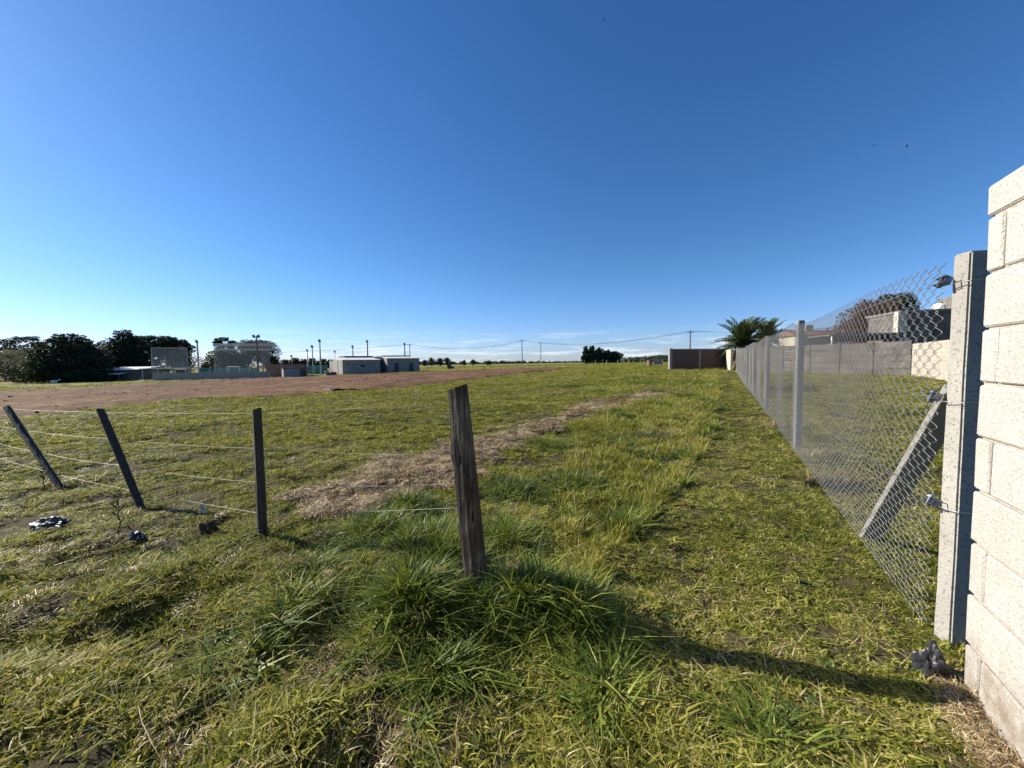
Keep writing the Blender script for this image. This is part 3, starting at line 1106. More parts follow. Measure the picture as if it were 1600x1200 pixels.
def instancer(name, pts_, rots, scls, idx, mat_label):
    me_ = bpy.data.meshes.new(name)
    me_.vertices.add(len(pts_))
    me_.vertices.foreach_set('co', np.asarray(pts_, np.float32).ravel())
    for nm, ty, arr in (('rot', 'FLOAT_VECTOR', rots), ('scl', 'FLOAT_VECTOR', scls), ('idx', 'INT', idx)):
        a_ = me_.attributes.new(nm, ty, 'POINT')
        a_.data.foreach_set('vector' if ty == 'FLOAT_VECTOR' else 'value', np.asarray(arr, np.int32 if ty == 'INT' else np.float32).ravel())
    ob = bpy.data.objects.new(name, me_)
    COL.objects.link(ob)
    ng = bpy.data.node_groups.get('scatter_tufts')
    if ng is None:
        ng = bpy.data.node_groups.new('scatter_tufts', 'GeometryNodeTree')
        ng.interface.new_socket('Geometry', in_out='INPUT', socket_type='NodeSocketGeometry')
        ng.interface.new_socket('Geometry', in_out='OUTPUT', socket_type='NodeSocketGeometry')
        N = ng.nodes
        gi, go = N.new('NodeGroupInput'), N.new('NodeGroupOutput')
        ci = N.new('GeometryNodeCollectionInfo')
        ci.inputs['Collection'].default_value = tufts
        ci.inputs['Separate Children'].default_value = True
        ci.inputs['Reset Children'].default_value = True
        iop = N.new('GeometryNodeInstanceOnPoints')
        iop.inputs['Pick Instance'].default_value = True

        def na(nm, ty):
            q = N.new('GeometryNodeInputNamedAttribute')
            q.data_type = ty
            q.inputs['Name'].default_value = nm
            return q.outputs['Attribute']
        e2r = N.new('FunctionNodeEulerToRotation')
        lk = ng.links.new
        lk(na('rot', 'FLOAT_VECTOR'), e2r.inputs[0])
        lk(gi.outputs[0], iop.inputs['Points'])
        lk(ci.outputs[0], iop.inputs['Instance'])
        lk(na('idx', 'INT'), iop.inputs['Instance Index'])
        lk(e2r.outputs[0], iop.inputs['Rotation'])
        lk(na('scl', 'FLOAT_VECTOR'), iop.inputs['Scale'])
        lk(iop.outputs[0], go.inputs[0])
    md = ob.modifiers.new('scatter', 'NODES')
    md.node_group = ng
    return ob


def sample(r0, r1, dens, az0=-1.06, az1=1.06):
    area = 0.5 * (az1 - az0) * (r1 * r1 - r0 * r0)
    n_ = int(area * dens)
    r = np.sqrt(npr.random(n_) * (r1 * r1 - r0 * r0) + r0 * r0)
    a_ = az0 + (az1 - az0) * npr.random(n_)
    return r * np.sin(a_), r * np.cos(a_)


# lush clumps: (u, v, radius in m, height factor) read off the picture
clumps = [(600, 830, .26, .85), (660, 850, .26, 1.0), (700, 880, .22, 1.1), (790, 850, .2, .9), (640, 930, .2, .9), (830, 930, .2, .95), (900, 960, .17, 1.0), (760, 960, .2, .85),
          (500, 900, .16, .7), (410, 1000, .14, .75), (860, 700, .35, .6), (960, 690, .4, .5), (800, 770, .3, .7), (900, 760, .35, .55), (640, 800, .25, .75), (700, 1050, .15, .6), (940, 1060, .12, .7),
          (1000, 600, 1.6, .6), (900, 605, 1.2, .5), (1100, 600, 1.6, .7), (1040, 720, .3, .45), (1200, 1150, .1, .4), (480, 935, .12, .7)]
cl = [(at(u, v), rr, h) for u, v, rr, h in clumps]
EXCL = []                                           # filled with footprints of walls


def populate():
    P_, R_, S_, I_ = [], [], [], []
    SP, SR, SS, SI = [], [], [], []
    def put(dst, x, y, z, kinds, sxy, sz, tilt=0.12):
        n_ = len(x)
        if n_ == 0:
            return
        dst[0].append(np.stack([x, y, z], -1))
        dst[1].append(np.stack([npr.normal(0, tilt, n_), npr.normal(0, tilt, n_), npr.random(n_) * 6.283], -1))
        dst[2].append(np.stack([sxy, sxy, sz], -1))
        dst[3].append(kinds)
    G = (P_, R_, S_, I_)
    S = (SP, SR, SS, SI)
    bands = [(0.55, 2.2, 430), (2.2, 4.5, 330), (4.5, 8, 170), (8, 14, 70), (14, 24, 26), (24, 42, 8), (42, 75, 2.6), (75, 160, 0.5)]
    for r0, r1, dens in bands:
        x, y = sample(r0, r1, dens)
        r = np.hypot(x, y)
        z = ground(x, y)
        # behind the block wall nothing shows
        rel = (x - WE.x) * FN.x + (y - WE.y) * FN.y
        al = (x - WE.x) * FD.x + (y - WE.y) * FD.y
        keep = ~((rel < 0.02) & (al < 0.05))
        keep &= ~(dirt_mask(x, y) & (dirt_mask(x * 1.06, y * 1.06) & dirt_mask(x * .94, y * .94) | (npr.random(len(x)) > .35)))
        x, y, r, z = x[keep], y[keep], r[keep], z[keep]
        rel = (x - FO.x) * FN.x + (y - FO.y) * FN.y
        straw = straw_mask(x, y)
        path = in_poly(x + (vnoise(x, y, 0.25, 8) - .5) * .16, y, PATH) | ((rel > 0) & (rel < 0.9 + 0.15 * vnoise(x, y, 0.5, 9)) & (y > 3))
        yard = rel < 0
        dryn = vnoise(x, y, 0.9, 10) * 0.6 + vnoise(x, y, 0.28, 11) * 0.4
        cln = vnoise(x, y, 0.45, 12) * 0.55 + vnoise(x, y, 0.16, 13) * 0.45
        big = vnoise(x, y, 2.2, 14)
        lod_xy = np.clip((r / 4.0) ** 0.62, 1, 9)
        lod_z = np.clip((r / 6.0) ** 0.36, 1, 3.0)
        # tall probability from clumps
        tallp = np.zeros_like(x)
        tallh = np.zeros_like(x)
        for p, rr, h in cl:
            d2 = ((x - p.x) ** 2 + (y - p.y) ** 2) / (rr * rr)
            k = np.exp(-d2 * 1.1)
            tallp = np.maximum(tallp, k)
            tallh = np.maximum(tallh, k * h)
        meadow = (~path) & (~yard) & (~straw) & (x > 0.2 * y - 0.25) & (y > 1.9)
        fore = (~path) & (~yard) & (~straw) & (~meadow) & (y < 3.2 + 0 * x) & (r < 4.2)
        u_ = npr.random(len(x))
        pick = npr.random(len(x))
        kind = np.full(len(x), -1)
        sz = np.ones(len(x))
        # defaults: pasture
        short, med, tall, dry, wd, stk = (np.array(T[k]) for k in ('short', 'medium', 'tall', 'dry', 'weed', 'stalk'))
        def ch(arr):
            return arr[(npr.random(len(x)) * len(arr)).astype(int)]
        kind = ch(short)
        sz = 0.5 + 1.5 * np.clip(cln - .25, 0, 1) + 0.5 * (big - .5)
        dm = pick < np.clip((dryn - 0.5) * 1.1, 0.02, 0.35)
        kind = np.where(dm, ch(dry), kind)
        sz = np.where(dm, 0.45, sz)
        # foreground trampled: medium green + dry
        k2 = np.where(pick < 0.05 + np.clip((dryn - .54) * .9, 0, .2), ch(dry), np.where(cln > 0.5, ch(med), ch(short)))
        kind = np.where(fore, k2, kind)
        sz = np.where(fore, np.where(cln > .5, 0.38 + 0.45 * cln, .7 + .45 * cln), sz)
        # meadow: medium grass, yellower towards the path
        yel = np.clip((x - (0.38 * y)) / (0.16 * y + .1), 0, 1)
        k3 = np.where(pick < 0.10 + 0.42 * yel * (dryn > .40) + np.clip((dryn - .55), 0, .3), ch(dry), np.where(cln > .68, ch(tall), ch(med)))
        kind = np.where(meadow, k3, kind)
        sz = np.where(meadow, np.where(cln > .68, .55, .7 + 1.3 * cln), sz)
        # mown strip beside the fence
        k4 = np.where(pick < 0.05 + np.clip((dryn - .5) * .5, 0, .12), ch(dry), np.where(pick > 0.99, ch(wd), ch(short)))
        kind = np.where(path, k4, kind)
        sz = np.where(path, np.where(pick > .99, .5, 0.30 + 0.24 * cln), sz)
        sz = np.where(path & (pick < 0.2), np.minimum(sz, 0.42), sz)
        edge = meadow & in_poly(x + .05 + .035 * y, y, PATH)
        sz = np.where(edge, sz * 1.35, sz)
        # neighbour's lawn
        kind = np.where(yard, np.where(pick < .1, ch(dry), ch(short)), kind)
        sz = np.where(yard, 0.6 + 0.4 * cln, sz)
        near_posts = (x < -1.2) & (y > 2.3) & (y < 6)
        sz = np.where(near_posts, sz * .72, sz)
        # clumps
        tl = (~path | (tallp > .8)) & (~yard) & (npr.random(len(x)) < tallp * 0.95) & ~straw
        kind = np.where(tl, ch(tall), kind)
        sz = np.where(tl, np.clip(tallh, .25, 1.2) * (0.7 + 0.5 * cln), sz)
        # thinning: bare patches in the trampled foreground
        thin = (~tl) & ((fore & (dryn + cln < 0.52)) | (straw & (u_ > 0.1)) | ((cln < .36) & (u_ > .3) & ~meadow & ~path))
        k = ~thin
        put(G, x[k], y[k], z[k], kind[k], (lod_xy * (0.85 + .4 * npr.random(len(x))))[k], (sz * lod_z * (0.8 + .4 * npr.random(len(x))))[k])
        # loose tall dry stalks
        ks = meadow & (npr.random(len(x)) < 0.02) | (fore & (npr.random(len(x)) < 0.006)) | (tl & (npr.random(len(x)) < .03))
        ks &= r < 14
        put(G, x[ks], y[ks], z[ks], ch(stk)[ks], lod_xy[ks], (0.5 + 0.5 * npr.random(len(x)))[ks], 0.3)
        # clover and plantain
        kw = (~yard) & (~straw) & (~path) & (r < 5) & (npr.random(len(x)) < 0.045) & (big > .35)
        put(G, x[kw], y[kw], z[kw] + 0.012, ch(wd)[kw], (0.5 + .6 * npr.random(len(x)))[kw], (0.7 + .6 * npr.random(len(x)))[kw], .3)
        # straw litter
        sx_ = straw & (npr.random(len(x)) < .85)
        strw = np.array(T['straw'])
        put(S, x[sx_], y[sx_], z[sx_] + 0.012 * cln[sx_] * np.minimum(r[sx_] / 5, 1.5), ch(strw)[sx_], (lod_xy * .9)[sx_], (0.5 + 0.9 * cln * lod_z)[sx_], .16)
        loose = (~straw) & (~yard) & (r < 9) & (npr.random(len(x)) < np.where(fore, 0.012, 0.008) * (dryn > .45) * (~path))
        put(S, x[loose], y[loose], z[loose] + 0.015, ch(strw)[loose], (0.55 * np.ones(len(x)))[loose], (0.8 + npr.random(len(x)))[loose], .2)
    x, y = sample(1.45, 3.0, 420, -0.5, 0.3)
    tp = np.zeros_like(x)
    th = np.zeros_like(x)
    for p, rr, h in cl[:9] + cl[12:13] + cl[14:15]:
        k = np.exp(-((x - p.x) ** 2 + (y - p.y) ** 2) / (rr * rr) * 1.2)
        tp, th = np.maximum(tp, k), np.maximum(th, k * h)
    k = npr.random(len(x)) < tp * .9
    x, y, th = x[k], y[k], th[k]
    tl_ = np.array(T['tall'])
    put(G, x, y, ground(x, y), tl_[(npr.random(len(x)) * len(tl_)).astype(int)], .85 + .3 * npr.random(len(x)), np.clip(th, .35, 1.2) * (.7 + .45 * npr.random(len(x))))
    return G, S


G, S = populate()
ob = instancer('grass', np.vstack(G[0]), np.vstack(G[1]), np.vstack(G[2]), np.concatenate(G[3]), None)
tag(ob, 'green and yellowing grass blades covering the whole field', 'grass', kind='stuff')
ob = instancer('straw', np.vstack(S[0]), np.vstack(S[1]), np.vstack(S[2]), np.concatenate(S[3]), None)
tag(ob, 'pale brown cut straw lying in a long patch behind the strainer post', 'straw', kind='stuff')
print('tufts', len(np.concatenate(G[3])), 'straw', len(np.concatenate(S[3])))


# clods of earth on the dirt lot, and thin weeds creeping in from its edge
cl_v = [np.array(v_) for v_ in ((-1, -.7, 0), (.8, -1, 0), (1, .8, 0), (-.7, 1, 0), (-.5, -.3, .9), (.5, -.5, .7), (.6, .4, 1.0), (-.3, .5, .6))]
for q in range(3):
    vv = np.array(cl_v) * rg.uniform(.7, 1.2, (8, 3))
    ff_ = np.array([(0, 1, 5), (0, 5, 4), (1, 2, 6), (1, 6, 5), (2, 3, 7), (2, 7, 6), (3, 0, 4), (3, 4, 7), (4, 5, 6), (4, 6, 7)])
    add_tuft('clod', 'dirt', (vv, ff_, np.full(8, .5)))
x, y = sample(9, 75, 2.2, -1.1, .2)
k = dirt_mask(x, y) & (vnoise(x, y, 3.0, 51) * .6 + vnoise(x, y, .8, 52) * .4 > .48)
x, y = x[k], y[k]
r = np.hypot(x, y)
q = (.012 + .04 * npr.random(len(x)) ** 3) * np.clip(r / 18, 1, 2.2)
ob = instancer('earth_clods', np.stack([x, y, ground(x, y) + .05], -1), np.stack([0 * x, 0 * x, npr.random(len(x)) * 6.28], -1), np.stack([q * 1.3, q, q], -1), rg.choice(T['clod'], len(x)), None)
tag(ob, 'small brown clods of earth strewn over the dirt lot', 'clods', kind='stuff')


# ------------------------------------------------------------------ small things lying in the grass
def crumple(name, u, v, size, mat, seed, label, cat, second=None, group=None):
    p = at(u, v)
    bm_ = bmesh.new()
    bmesh.ops.create_icosphere(bm_, subdivisions=4, radius=1)
    rr = random.Random(seed)
    o3 = Vector((rr.uniform(0, 50), rr.uniform(0, 50), rr.uniform(0, 50)))
    from mathutils import noise as mn
    for v_ in bm_.verts:
        d = v_.co.normalized()
        q = 0.75 + 0.55 * mn.noise(d * 1.6 + o3) + 0.3 * abs(mn.noise(d * 3.6 + o3)) + 0.09 * abs(mn.noise(d * 8 + o3))
        v_.co = Vector((d.x * size[0] * q, d.y * size[1] * q, max(d.z, -0.25) * size[2] * q))
    me_ = bpy.data.meshes.new(name)
    bm_.to_mesh(me_)
    bm_.free()
    me_.materials.append(M[mat])
    if second:
        me_.materials.append(M[second])
        for f_ in me_.polygons:
            c_ = f_.center
            if mn.noise(Vector((c_.x / size[0], c_.y / size[1], c_.z / size[2])) * 2.2 + o3) > 0.26:
                f_.material_index = 1
    ob_ = bpy.data.objects.new(name, me_)
    ob_.location = (p.x, p.y, p.z + 0.02)
    COL.objects.link(ob_)
    return tag(ob_, label, cat, group)


crumple('plastic_sheet', 78, 826, (0.15, 0.06, 0.062), 'black_plastic', 3, 'long crumpled black plastic with painted grey glints lying left of the fence posts', 'rubbish', 'grey_glint_rubble')  # all black plastic; the grey faces are painted glints
crumple('plastic_scrap', 212, 845, (0.055, 0.04, 0.05), 'black_plastic', 8, 'small crumpled black plastic scrap with painted white glints in the grass before a post', 'rubbish', 'white_plastic')  # white faces paint the glints on this black scrap
crumple('soil_clod', 326, 834, (0.075, 0.06, 0.085), 'soil', 12, 'dark lump of soil and roots beside the upright fence post', 'soil')
crumple('plastic_bag', 1452, 1052, (0.05, 0.05, 0.10), 'black_plastic', 15, 'crumpled black plastic bag at the foot of the block wall', 'rubbish')
crumple('bin_bag', 515, 612, (0.42, 0.3, 0.16), 'black_plastic', 21, 'flat black and white bag at the edge of the dirt lot', 'rubbish', 'white_plastic')
# white rag caught on the lowest wire
c_ = pb[1].lerp(pb[2], 0.42).lerp(pt[1].lerp(pt[2], 0.42), 0.165)
bm_ = bmesh.new()
bmesh.ops.create_grid(bm_, x_segments=6, y_segments=8, size=0.5)
for v_ in bm_.verts:
    x_, y_ = v_.co.x, v_.co.y
    v_.co = Vector((x_ * 0.035 * (1.2 - y_), 0.012 * math.sin(x_ * 9 + y_ * 7), (y_ - 0.4) * 0.07))
me = bpy.data.meshes.new('plastic_strip')
bm_.to_mesh(me)
bm_.free()
ps = link('plastic_strip', me, 'white_plastic', None, c_)
sol = ps.modifiers.new('thickness', 'SOLIDIFY')
sol.thickness = 0.002
tag(ps, 'scrap of white plastic hanging on the lowest fence wire', 'rubbish')

# dead weed stems, each a plant of its own
for (u, v, h, sd, lab) in ((187, 838, 0.36, 2, 'thin dark leafless weed stem standing beside a plastic scrap'), (70, 765, 0.3, 3, 'thin dry weed stem at the foot of the leftmost leaning post')):
    p = at(u, v)
    rr = random.Random(sd)
    e0 = empty('weed_plant', p, lab, 'weed')
    mb = MB()
    path = [(rr.uniform(-.006, .006) * q, rr.uniform(-.006, .006) * q, h * q / 6 - 0.02) for q in range(7)]
    mb.tube(path, [0.0045 - 0.0005 * q for q in range(7)], 5)
    mb.build('stem', 'darkwood', e0)
    mb = MB()
    for q in range(9):
        z = h * (0.25 + 0.08 * q)
        an = q * 2.4
        mb.tube([(0, 0, z), (math.cos(an) * 0.03, math.sin(an) * 0.03, z + 0.03), (math.cos(an) * 0.04, math.sin(an) * 0.04, z + 0.05)], [0.003, 0.004, 0.001], 4)
    mb.build('twigs', 'darkwood', e0)

# a low grey-green weed in the meadow and dry heaps behind the chain-link fence


def heap(name, u, v, n_, rad, h, mat, seed, label, cat, dark=False):
    p = at(u, v)
    rg_ = np.random.default_rng(seed)
    vs_, fs_, ti = blades(n_, rad, h * .4, h, 0.008, 0.016, 1.6, 0.9, rg_, 0.5, 0.25)
    vs_[:, 1] *= 0.6
    me_ = np_mesh(name, vs_, fs_, 3, ti)
    ob_ = link(name, me_, mat, None, (p.x, p.y, p.z + 0.01))
    return tag(ob_, label, cat)


heap('thistle_weed', 1020, 684, 420, 0.30, 0.16, 'greyweed', 3, 'low grey green weed clump in the yellowing grass by the path', 'weed')
heap('dry_weed', 1296, 752, 160, 0.28, 0.22, 'dry', 4, 'yellow dry weed heap behind the near fence bay', 'weed')
heap('dark_weed', 1310, 762, 260, 0.30, 0.12, 'cypress', 5, 'dark low weed clump under the yellow weeds behind the fence', 'weed')
heap('dry_weed', 1272, 712, 120, 0.25, 0.22, 'dry', 6, 'small pale dry weed just beyond the second fence post', 'weed')
heap('dry_weed', 1218, 668, 200, 0.35, 0.3, 'dry', 7, 'pale dry weeds behind the fence between second and third posts', 'weed')
heap('shrub_weed', 1236, 612, 500, 0.9, 0.7, 'greenfar', 8, 'dark green low shrub in the neighbouring yard behind the fence', 'weed')

# leaf litter along the wall foot
pts_, rots, scl, idx = [], [], [], []
for k in range(190):
    s_ = rnd.uniform(-0.05, 1.2)
    o_ = abs(rnd.gauss(0, 0.05)) + 0.005
    p = Vector((WE.x, WE.y, 0)) - FD * s_ + FN * o_
    pts_.append((p.x, p.y, g1(p.x, p.y) + 0.012))
    rots.append((rnd.gauss(0, .3), rnd.gauss(0, .3), rnd.uniform(0, 6.28)))
    q = rnd.uniform(0.25, 0.5)
    scl.append((q, q, q))
    idx.append(rnd.choice(T['straw']))
ob = instancer('leaf_litter', pts_, rots, scl, idx, None)
tag(ob, 'brown dead straw litter along the foot of the block wall', 'litter', kind='stuff')


# ------------------------------------------------------------------ trees
def leaves_on(lobes, n_, size, rng, flatness=0.0, shell=0.55):
    """lobes: (cx,cy,cz,rx,ry,rz); quads spread through the outer volume of the lobes"""
    lob = np.array(lobes)
    area = (lob[:, 3] * lob[:, 5]) + (lob[:, 3] * lob[:, 4])
    pick = rng.choice(len(lob), n_, p=area / area.sum())
    l_ = lob[pick]
    d = rng.normal(size=(n_, 3))
    d /= np.linalg.norm(d, axis=1)[:, None]
    rad = shell + (1.08 - shell) * rng.random(n_) ** 0.7
    c_ = l_[:, :3] + d * l_[:, 3:6] * rad[:, None]
    n1 = rng.normal(size=(n_, 3))
    n1[:, 2] *= (1 - flatness * 0.6)
    n1 /= np.linalg.norm(n1, axis=1)[:, None]
    n2 = np.cross(n1, rng.normal(size=(n_, 3)))
    n2 /= np.linalg.norm(n2, axis=1)[:, None]
    s_ = size * (0.5 + rng.random(n_))
    a_, b_ = n1 * s_[:, None], n2 * (s_ * 0.55)[:, None]
    vs_ = np.stack([c_ - a_ * 0.9, c_ + b_ * .6 - a_ * .1, c_ + a_, c_ - b_ * .6 + a_ * .1], 1).reshape(-1, 3)
    fs_ = np.arange(n_ * 4).reshape(-1, 4)
    lt = rng.random(len(lob)) * 0.5
    ti = np.repeat(np.clip(0.2 + lt[pick] + rng.normal(0, 0.13, n_), 0, 1), 4)
    return vs_, fs_, ti


def tree(name, label, u, depth, v_top, w_px, profile, mat, seed, n_=5000, leaf=0.22, nlobes=26, flat=0.3, trunk_r=0.22, group=None, base_frac=0.15, lean=0.0, shell=.55, cat='tree', thick=.8):
    rng = np.random.default_rng(seed)
    n_, leaf = int(n_ * 2.4), leaf * .75
    b = onground(u, depth)
    H = px(u, v_top, depth).z - b.z
    W = w_px / FPX * depth / 2
    root = empty(name, b, label, cat, group)
    lobes = []
    layered = flat > .5
    if layered:
        nlobes = int(nlobes * 1.8)
    for k in range(nlobes):
        t = base_frac + (1 - base_frac) * ((k + 0.5) / nlobes)
        wr = np.interp(t, [q[0] for q in profile], [q[1] for q in profile]) * W
        an = k * 2.4 + rng.random()
        rr = wr * ((0.45 + 0.5 * rng.random()) if layered else (0.35 + 0.5 * rng.random()))
        lr = max(wr * ((0.2 + 0.24 * rng.random()) if layered else (0.34 + 0.3 * rng.random())), W * 0.08)
        lz = min(lr * (0.38 if flat > .5 else 0.75), H * (0.09 if flat > .5 else .16))
        lobes.append((rr * math.cos(an) + lean * t * H, rr * math.sin(an) * thick, min(t * H, H - lz * .9), lr, lr * .9, lz))
    core = [(lean * t * H, 0, t * H, .5 * W * w_, .45 * W * w_, H * .1) for t, w_ in ((q, np.interp(q, [p[0] for p in profile], [p[1] for p in profile])) for q in np.arange(base_frac, .93, .09))] if base_frac < .2 else []
    vs_, fs_, ti = leaves_on(lobes + core, n_, leaf, rng, flat, shell)
    me_ = np_mesh('crown', vs_, fs_, 4, ti)
    link('crown', me_, mat, root)
    mb = MB()
    mb.tube([(0, 0, -0.3), (0.03 * H * rng.random(), 0, H * .3), (lean * H * .5, 0.02 * H, H * .6), (lean * H * .85, 0, H * .86)], [trunk_r, trunk_r * .8, trunk_r * .5, trunk_r * .15], 8)
    for k in range(0, nlobes, 2):
        l_ = lobes[k]
        z0 = max(l_[2] * 0.6, H * 0.08)
        mb.tube([(lean * z0 * .8, 0, z0), (l_[0] * .5, l_[1] * .5, (z0 + l_[2]) * .52), (l_[0], l_[1], l_[2])], [trunk_r * .35, trunk_r * .22, trunk_r * .08], 5)
    mb.build('trunk', 'bark', root)
    return root


CYP = [(0, .85), (.15, 1.0), (.4, .9), (.62, .7), (.8, .52), (.92, .34), (1, .16)]
DOME = [(0, .4), (.25, .8), (.5, 1.0), (.8, .8), (1, .35)]
SPREAD = [(0, .2), (.4, .45), (.6, .9), (.85, 1.0), (1, .6)]
COLM = [(0, .7), (.3, 1), (.7, .9), (1, .3)]
GT = 'trees on the left beyond the dirt lot'
tree('grey_tree', 'hazy grey green tree at the far left edge', 20, 72, 546, 100, DOME, 'greytree_hazed', 1, 4200, .26, 30, .3, group=GT, base_frac=.05)
tree('grey_tree', 'hazy grey tree between the left edge and the dense cypress', 66, 68, 552, 70, DOME, 'greytree_hazed', 2, 3200, .24, 26, .3, group=GT, base_frac=.05)
tree('pine_tree', 'sparse flat topped pine rising behind the grey trees at left', 46, 88, 525, 62, SPREAD, 'cypress', 3, 1700, .34, 16, .8, group=GT, base_frac=.45, shell=.3)
tree('pine_tree', 'thin pine tip poking above the trees at the left edge', 10, 92, 531, 30, CYP, 'cypress', 33, 900, .3, 14, .8, group=GT, base_frac=.3, shell=.3)
tree('cypress_tree', 'dense dark cypress with broad skirt left of the white roofed shed', 110, 62, 521, 118, CYP, 'cypress', 4, 12000, .30, 46, .7, .35, group=GT, base_frac=.03)
tree('cypress_tree', 'smaller dark cypress half hidden right of the dense cypress', 137, 78, 529, 52, CYP, 'cypress', 5, 4500, .30, 26, .7, group=GT, base_frac=.1)
tree('autumn_tree', 'brownish bare looking tree between the two big cypresses', 157, 70, 540, 44, DOME, 'autumn', 6, 2600, .22, 22, .2, group=GT, shell=.35)
tree('cypress_tree', 'tall dark cypress behind the white roofed shed', 196, 74, 516, 92, CYP, 'cypress', 7, 9000, .30, 42, .75, .35, group=GT, base_frac=.12)
tree('cypress_tree', 'dark spreading cypress behind the left end of the netting', 240, 84, 525, 80, SPREAD, 'cypress', 8, 5500, .32, 30, .75, group=GT, base_frac=.25)
tree('cypress_tree', 'dark flat crowned cypress reaching right above the netting', 275, 88, 530, 56, SPREAD, 'cypress', 9, 3200, .34, 22, .75, group=GT, base_frac=.3)
tree('open_tree', 'open grey branched tree seen through the left netting', 282, 80, 550, 50, DOME, 'eucalypt', 10, 2200, .28, 22, .3, group=GT, shell=.3)
tree('small_tree', 'small bushy tree beside the lattice light pole', 322, 96, 565, 18, DOME, 'eucalypt', 11, 900, .3, 12, .3, group=GT)
tree('round_tree', 'broad olive tree behind the middle of the netting', 357, 96, 545, 62, DOME, 'eucalypt', 12, 6500, .34, 30, .3, group=GT, base_frac=.1)
tree('pine_tree', 'dark pine top showing above the white net band', 350, 112, 527, 30, SPREAD, 'cypress', 13, 1800, .34, 16, .7, group=GT, base_frac=.4)
tree('eucalyptus_tree', 'spreading eucalyptus right of the tallest light pole', 402, 98, 532, 64, SPREAD, 'eucalypt', 14, 3600, .34, 26, .4, group=GT, base_frac=.35, shell=.35)
tree('round_tree', 'low grey green tree right of the eucalyptus', 425, 102, 556, 34, DOME, 'eucalypt', 15, 1900, .32, 16, .3, group=GT)
for k, (u, vt, wpx) in enumerate(((446, 563, 16), (461, 560, 20), (474, 562, 16), (488, 561, 16), (503, 562, 18), (516, 563, 14))):
    tree('distant_tree', ['small far tree just right of the red brick hut', 'largest of the far trees behind the turquoise fence', 'far tree behind the middle pitch light poles', 'far tree between the two right pitch light poles', 'far tree left of the grey block house', 'far tree touching the left wall of the block house'][k],
         u, 170, vt - 1, wpx, DOME, 'greenfar', 50 + k, 700, .6, 10, .2, group='far row of trees behind the pitch')
for k, (u, vt, wpx) in enumerate(((663, 563, 8), (674, 559, 15), (688, 560, 14), (699, 559, 12), (725, 563, 7), (739, 562, 7), (763, 564, 13))):
    tree('distant_tree', ['tiny far tree at the right corner of the block house', 'dark far tree first right of the block house', 'far tree second right of the block house', 'far tree standing behind the dark post', 'tiny round far tree right of the dark post', 'second tiny round far tree right of the dark post', 'wide low far tree left of the tall power pole'][k],
         u, 210, vt - .5, wpx, DOME, 'greenfar', 70 + k, 420, .55, 9, .2, group='far scattered trees on the plain')
GC = 'tree clump on the right horizon'
for k, (u, vt, wpx, prof) in enumerate(((915, 541, 15, COLM), (925, 540, 16, COLM), (936, 543, 17, COLM), (948, 547, 22, DOME), (961, 549, 22, DOME))):
    tree('poplar_tree' if k < 3 else 'round_tree', ['leftmost upright tree of the dark horizon clump', 'second upright tree of the dark horizon clump', 'third upright tree of the dark horizon clump', 'rounded tree in the middle of the dark horizon clump', 'rounded tree at the right end of the dark horizon clump'][k],
         u, 150, vt, wpx, prof, 'cypress', 90 + k, 1300, .5, 16, .2, group=GC, base_frac=.05)


def treeline(name, pts_px, depth, mat, seed, label):
    """far wood that reads as one mass"""
    rng = np.random.default_rng(seed)
    lobes = []
    org = onground(pts_px[0][0], depth)
    for u, vt in pts_px:
        b = onground(u, depth + rng.normal() * 5)
        H = max(px(u, vt, depth).z - b.z, 1.0)
        for q in range(3):
            lobes.append((b.x - org.x + rng.normal() * 2, b.y - org.y + rng.normal() * 3, H * (.3 + .22 * q), H * .55, H * .55, H * .3))
    vs_, fs_, ti = leaves_on(lobes, 160 * len(pts_px), .9 * depth / 250, rng, .3)
    me_ = np_mesh(name, vs_, fs_, 4, ti)
    ob_ = link(name, me_, mat, None, org)
    return tag(ob_, label, 'wood', kind='stuff')


treeline('far_wood', [(u, 559.5 - (u - 985) * .075 + 1.2 * math.sin(u * .35)) for u in range(982, 1070, 4)], 190, 'greenfar', 5, 'low far wood on the right horizon left of the brown wall')
treeline('far_wood', [(u, 565.2 + .5 * math.sin(u * .23)) for u in range(770, 912, 4)], 330, 'greenfar', 6, 'thin dark line of far wood on the centre horizon')
treeline('far_wood', [(u, 566 + .7 * math.sin(u * .31)) for u in range(660, 776, 4)], 340, 'greenfar', 7, 'thin pale line of far wood right of the block house')

# red-brown tree and shrub behind the neighbour's walls
tree('red_tree', 'reddish brown leafy tree behind the neighbouring yard wall', 1352, 34, 470, 92, DOME, 'redleaf', 120, 7500, .16, 32, .2, base_frac=.1)
tree('leafy_tree', 'dark green tree top right of the reddish tree', 1398, 37, 460, 62, SPREAD, 'eucalypt', 121, 5200, .16, 26, .4, base_frac=.4)


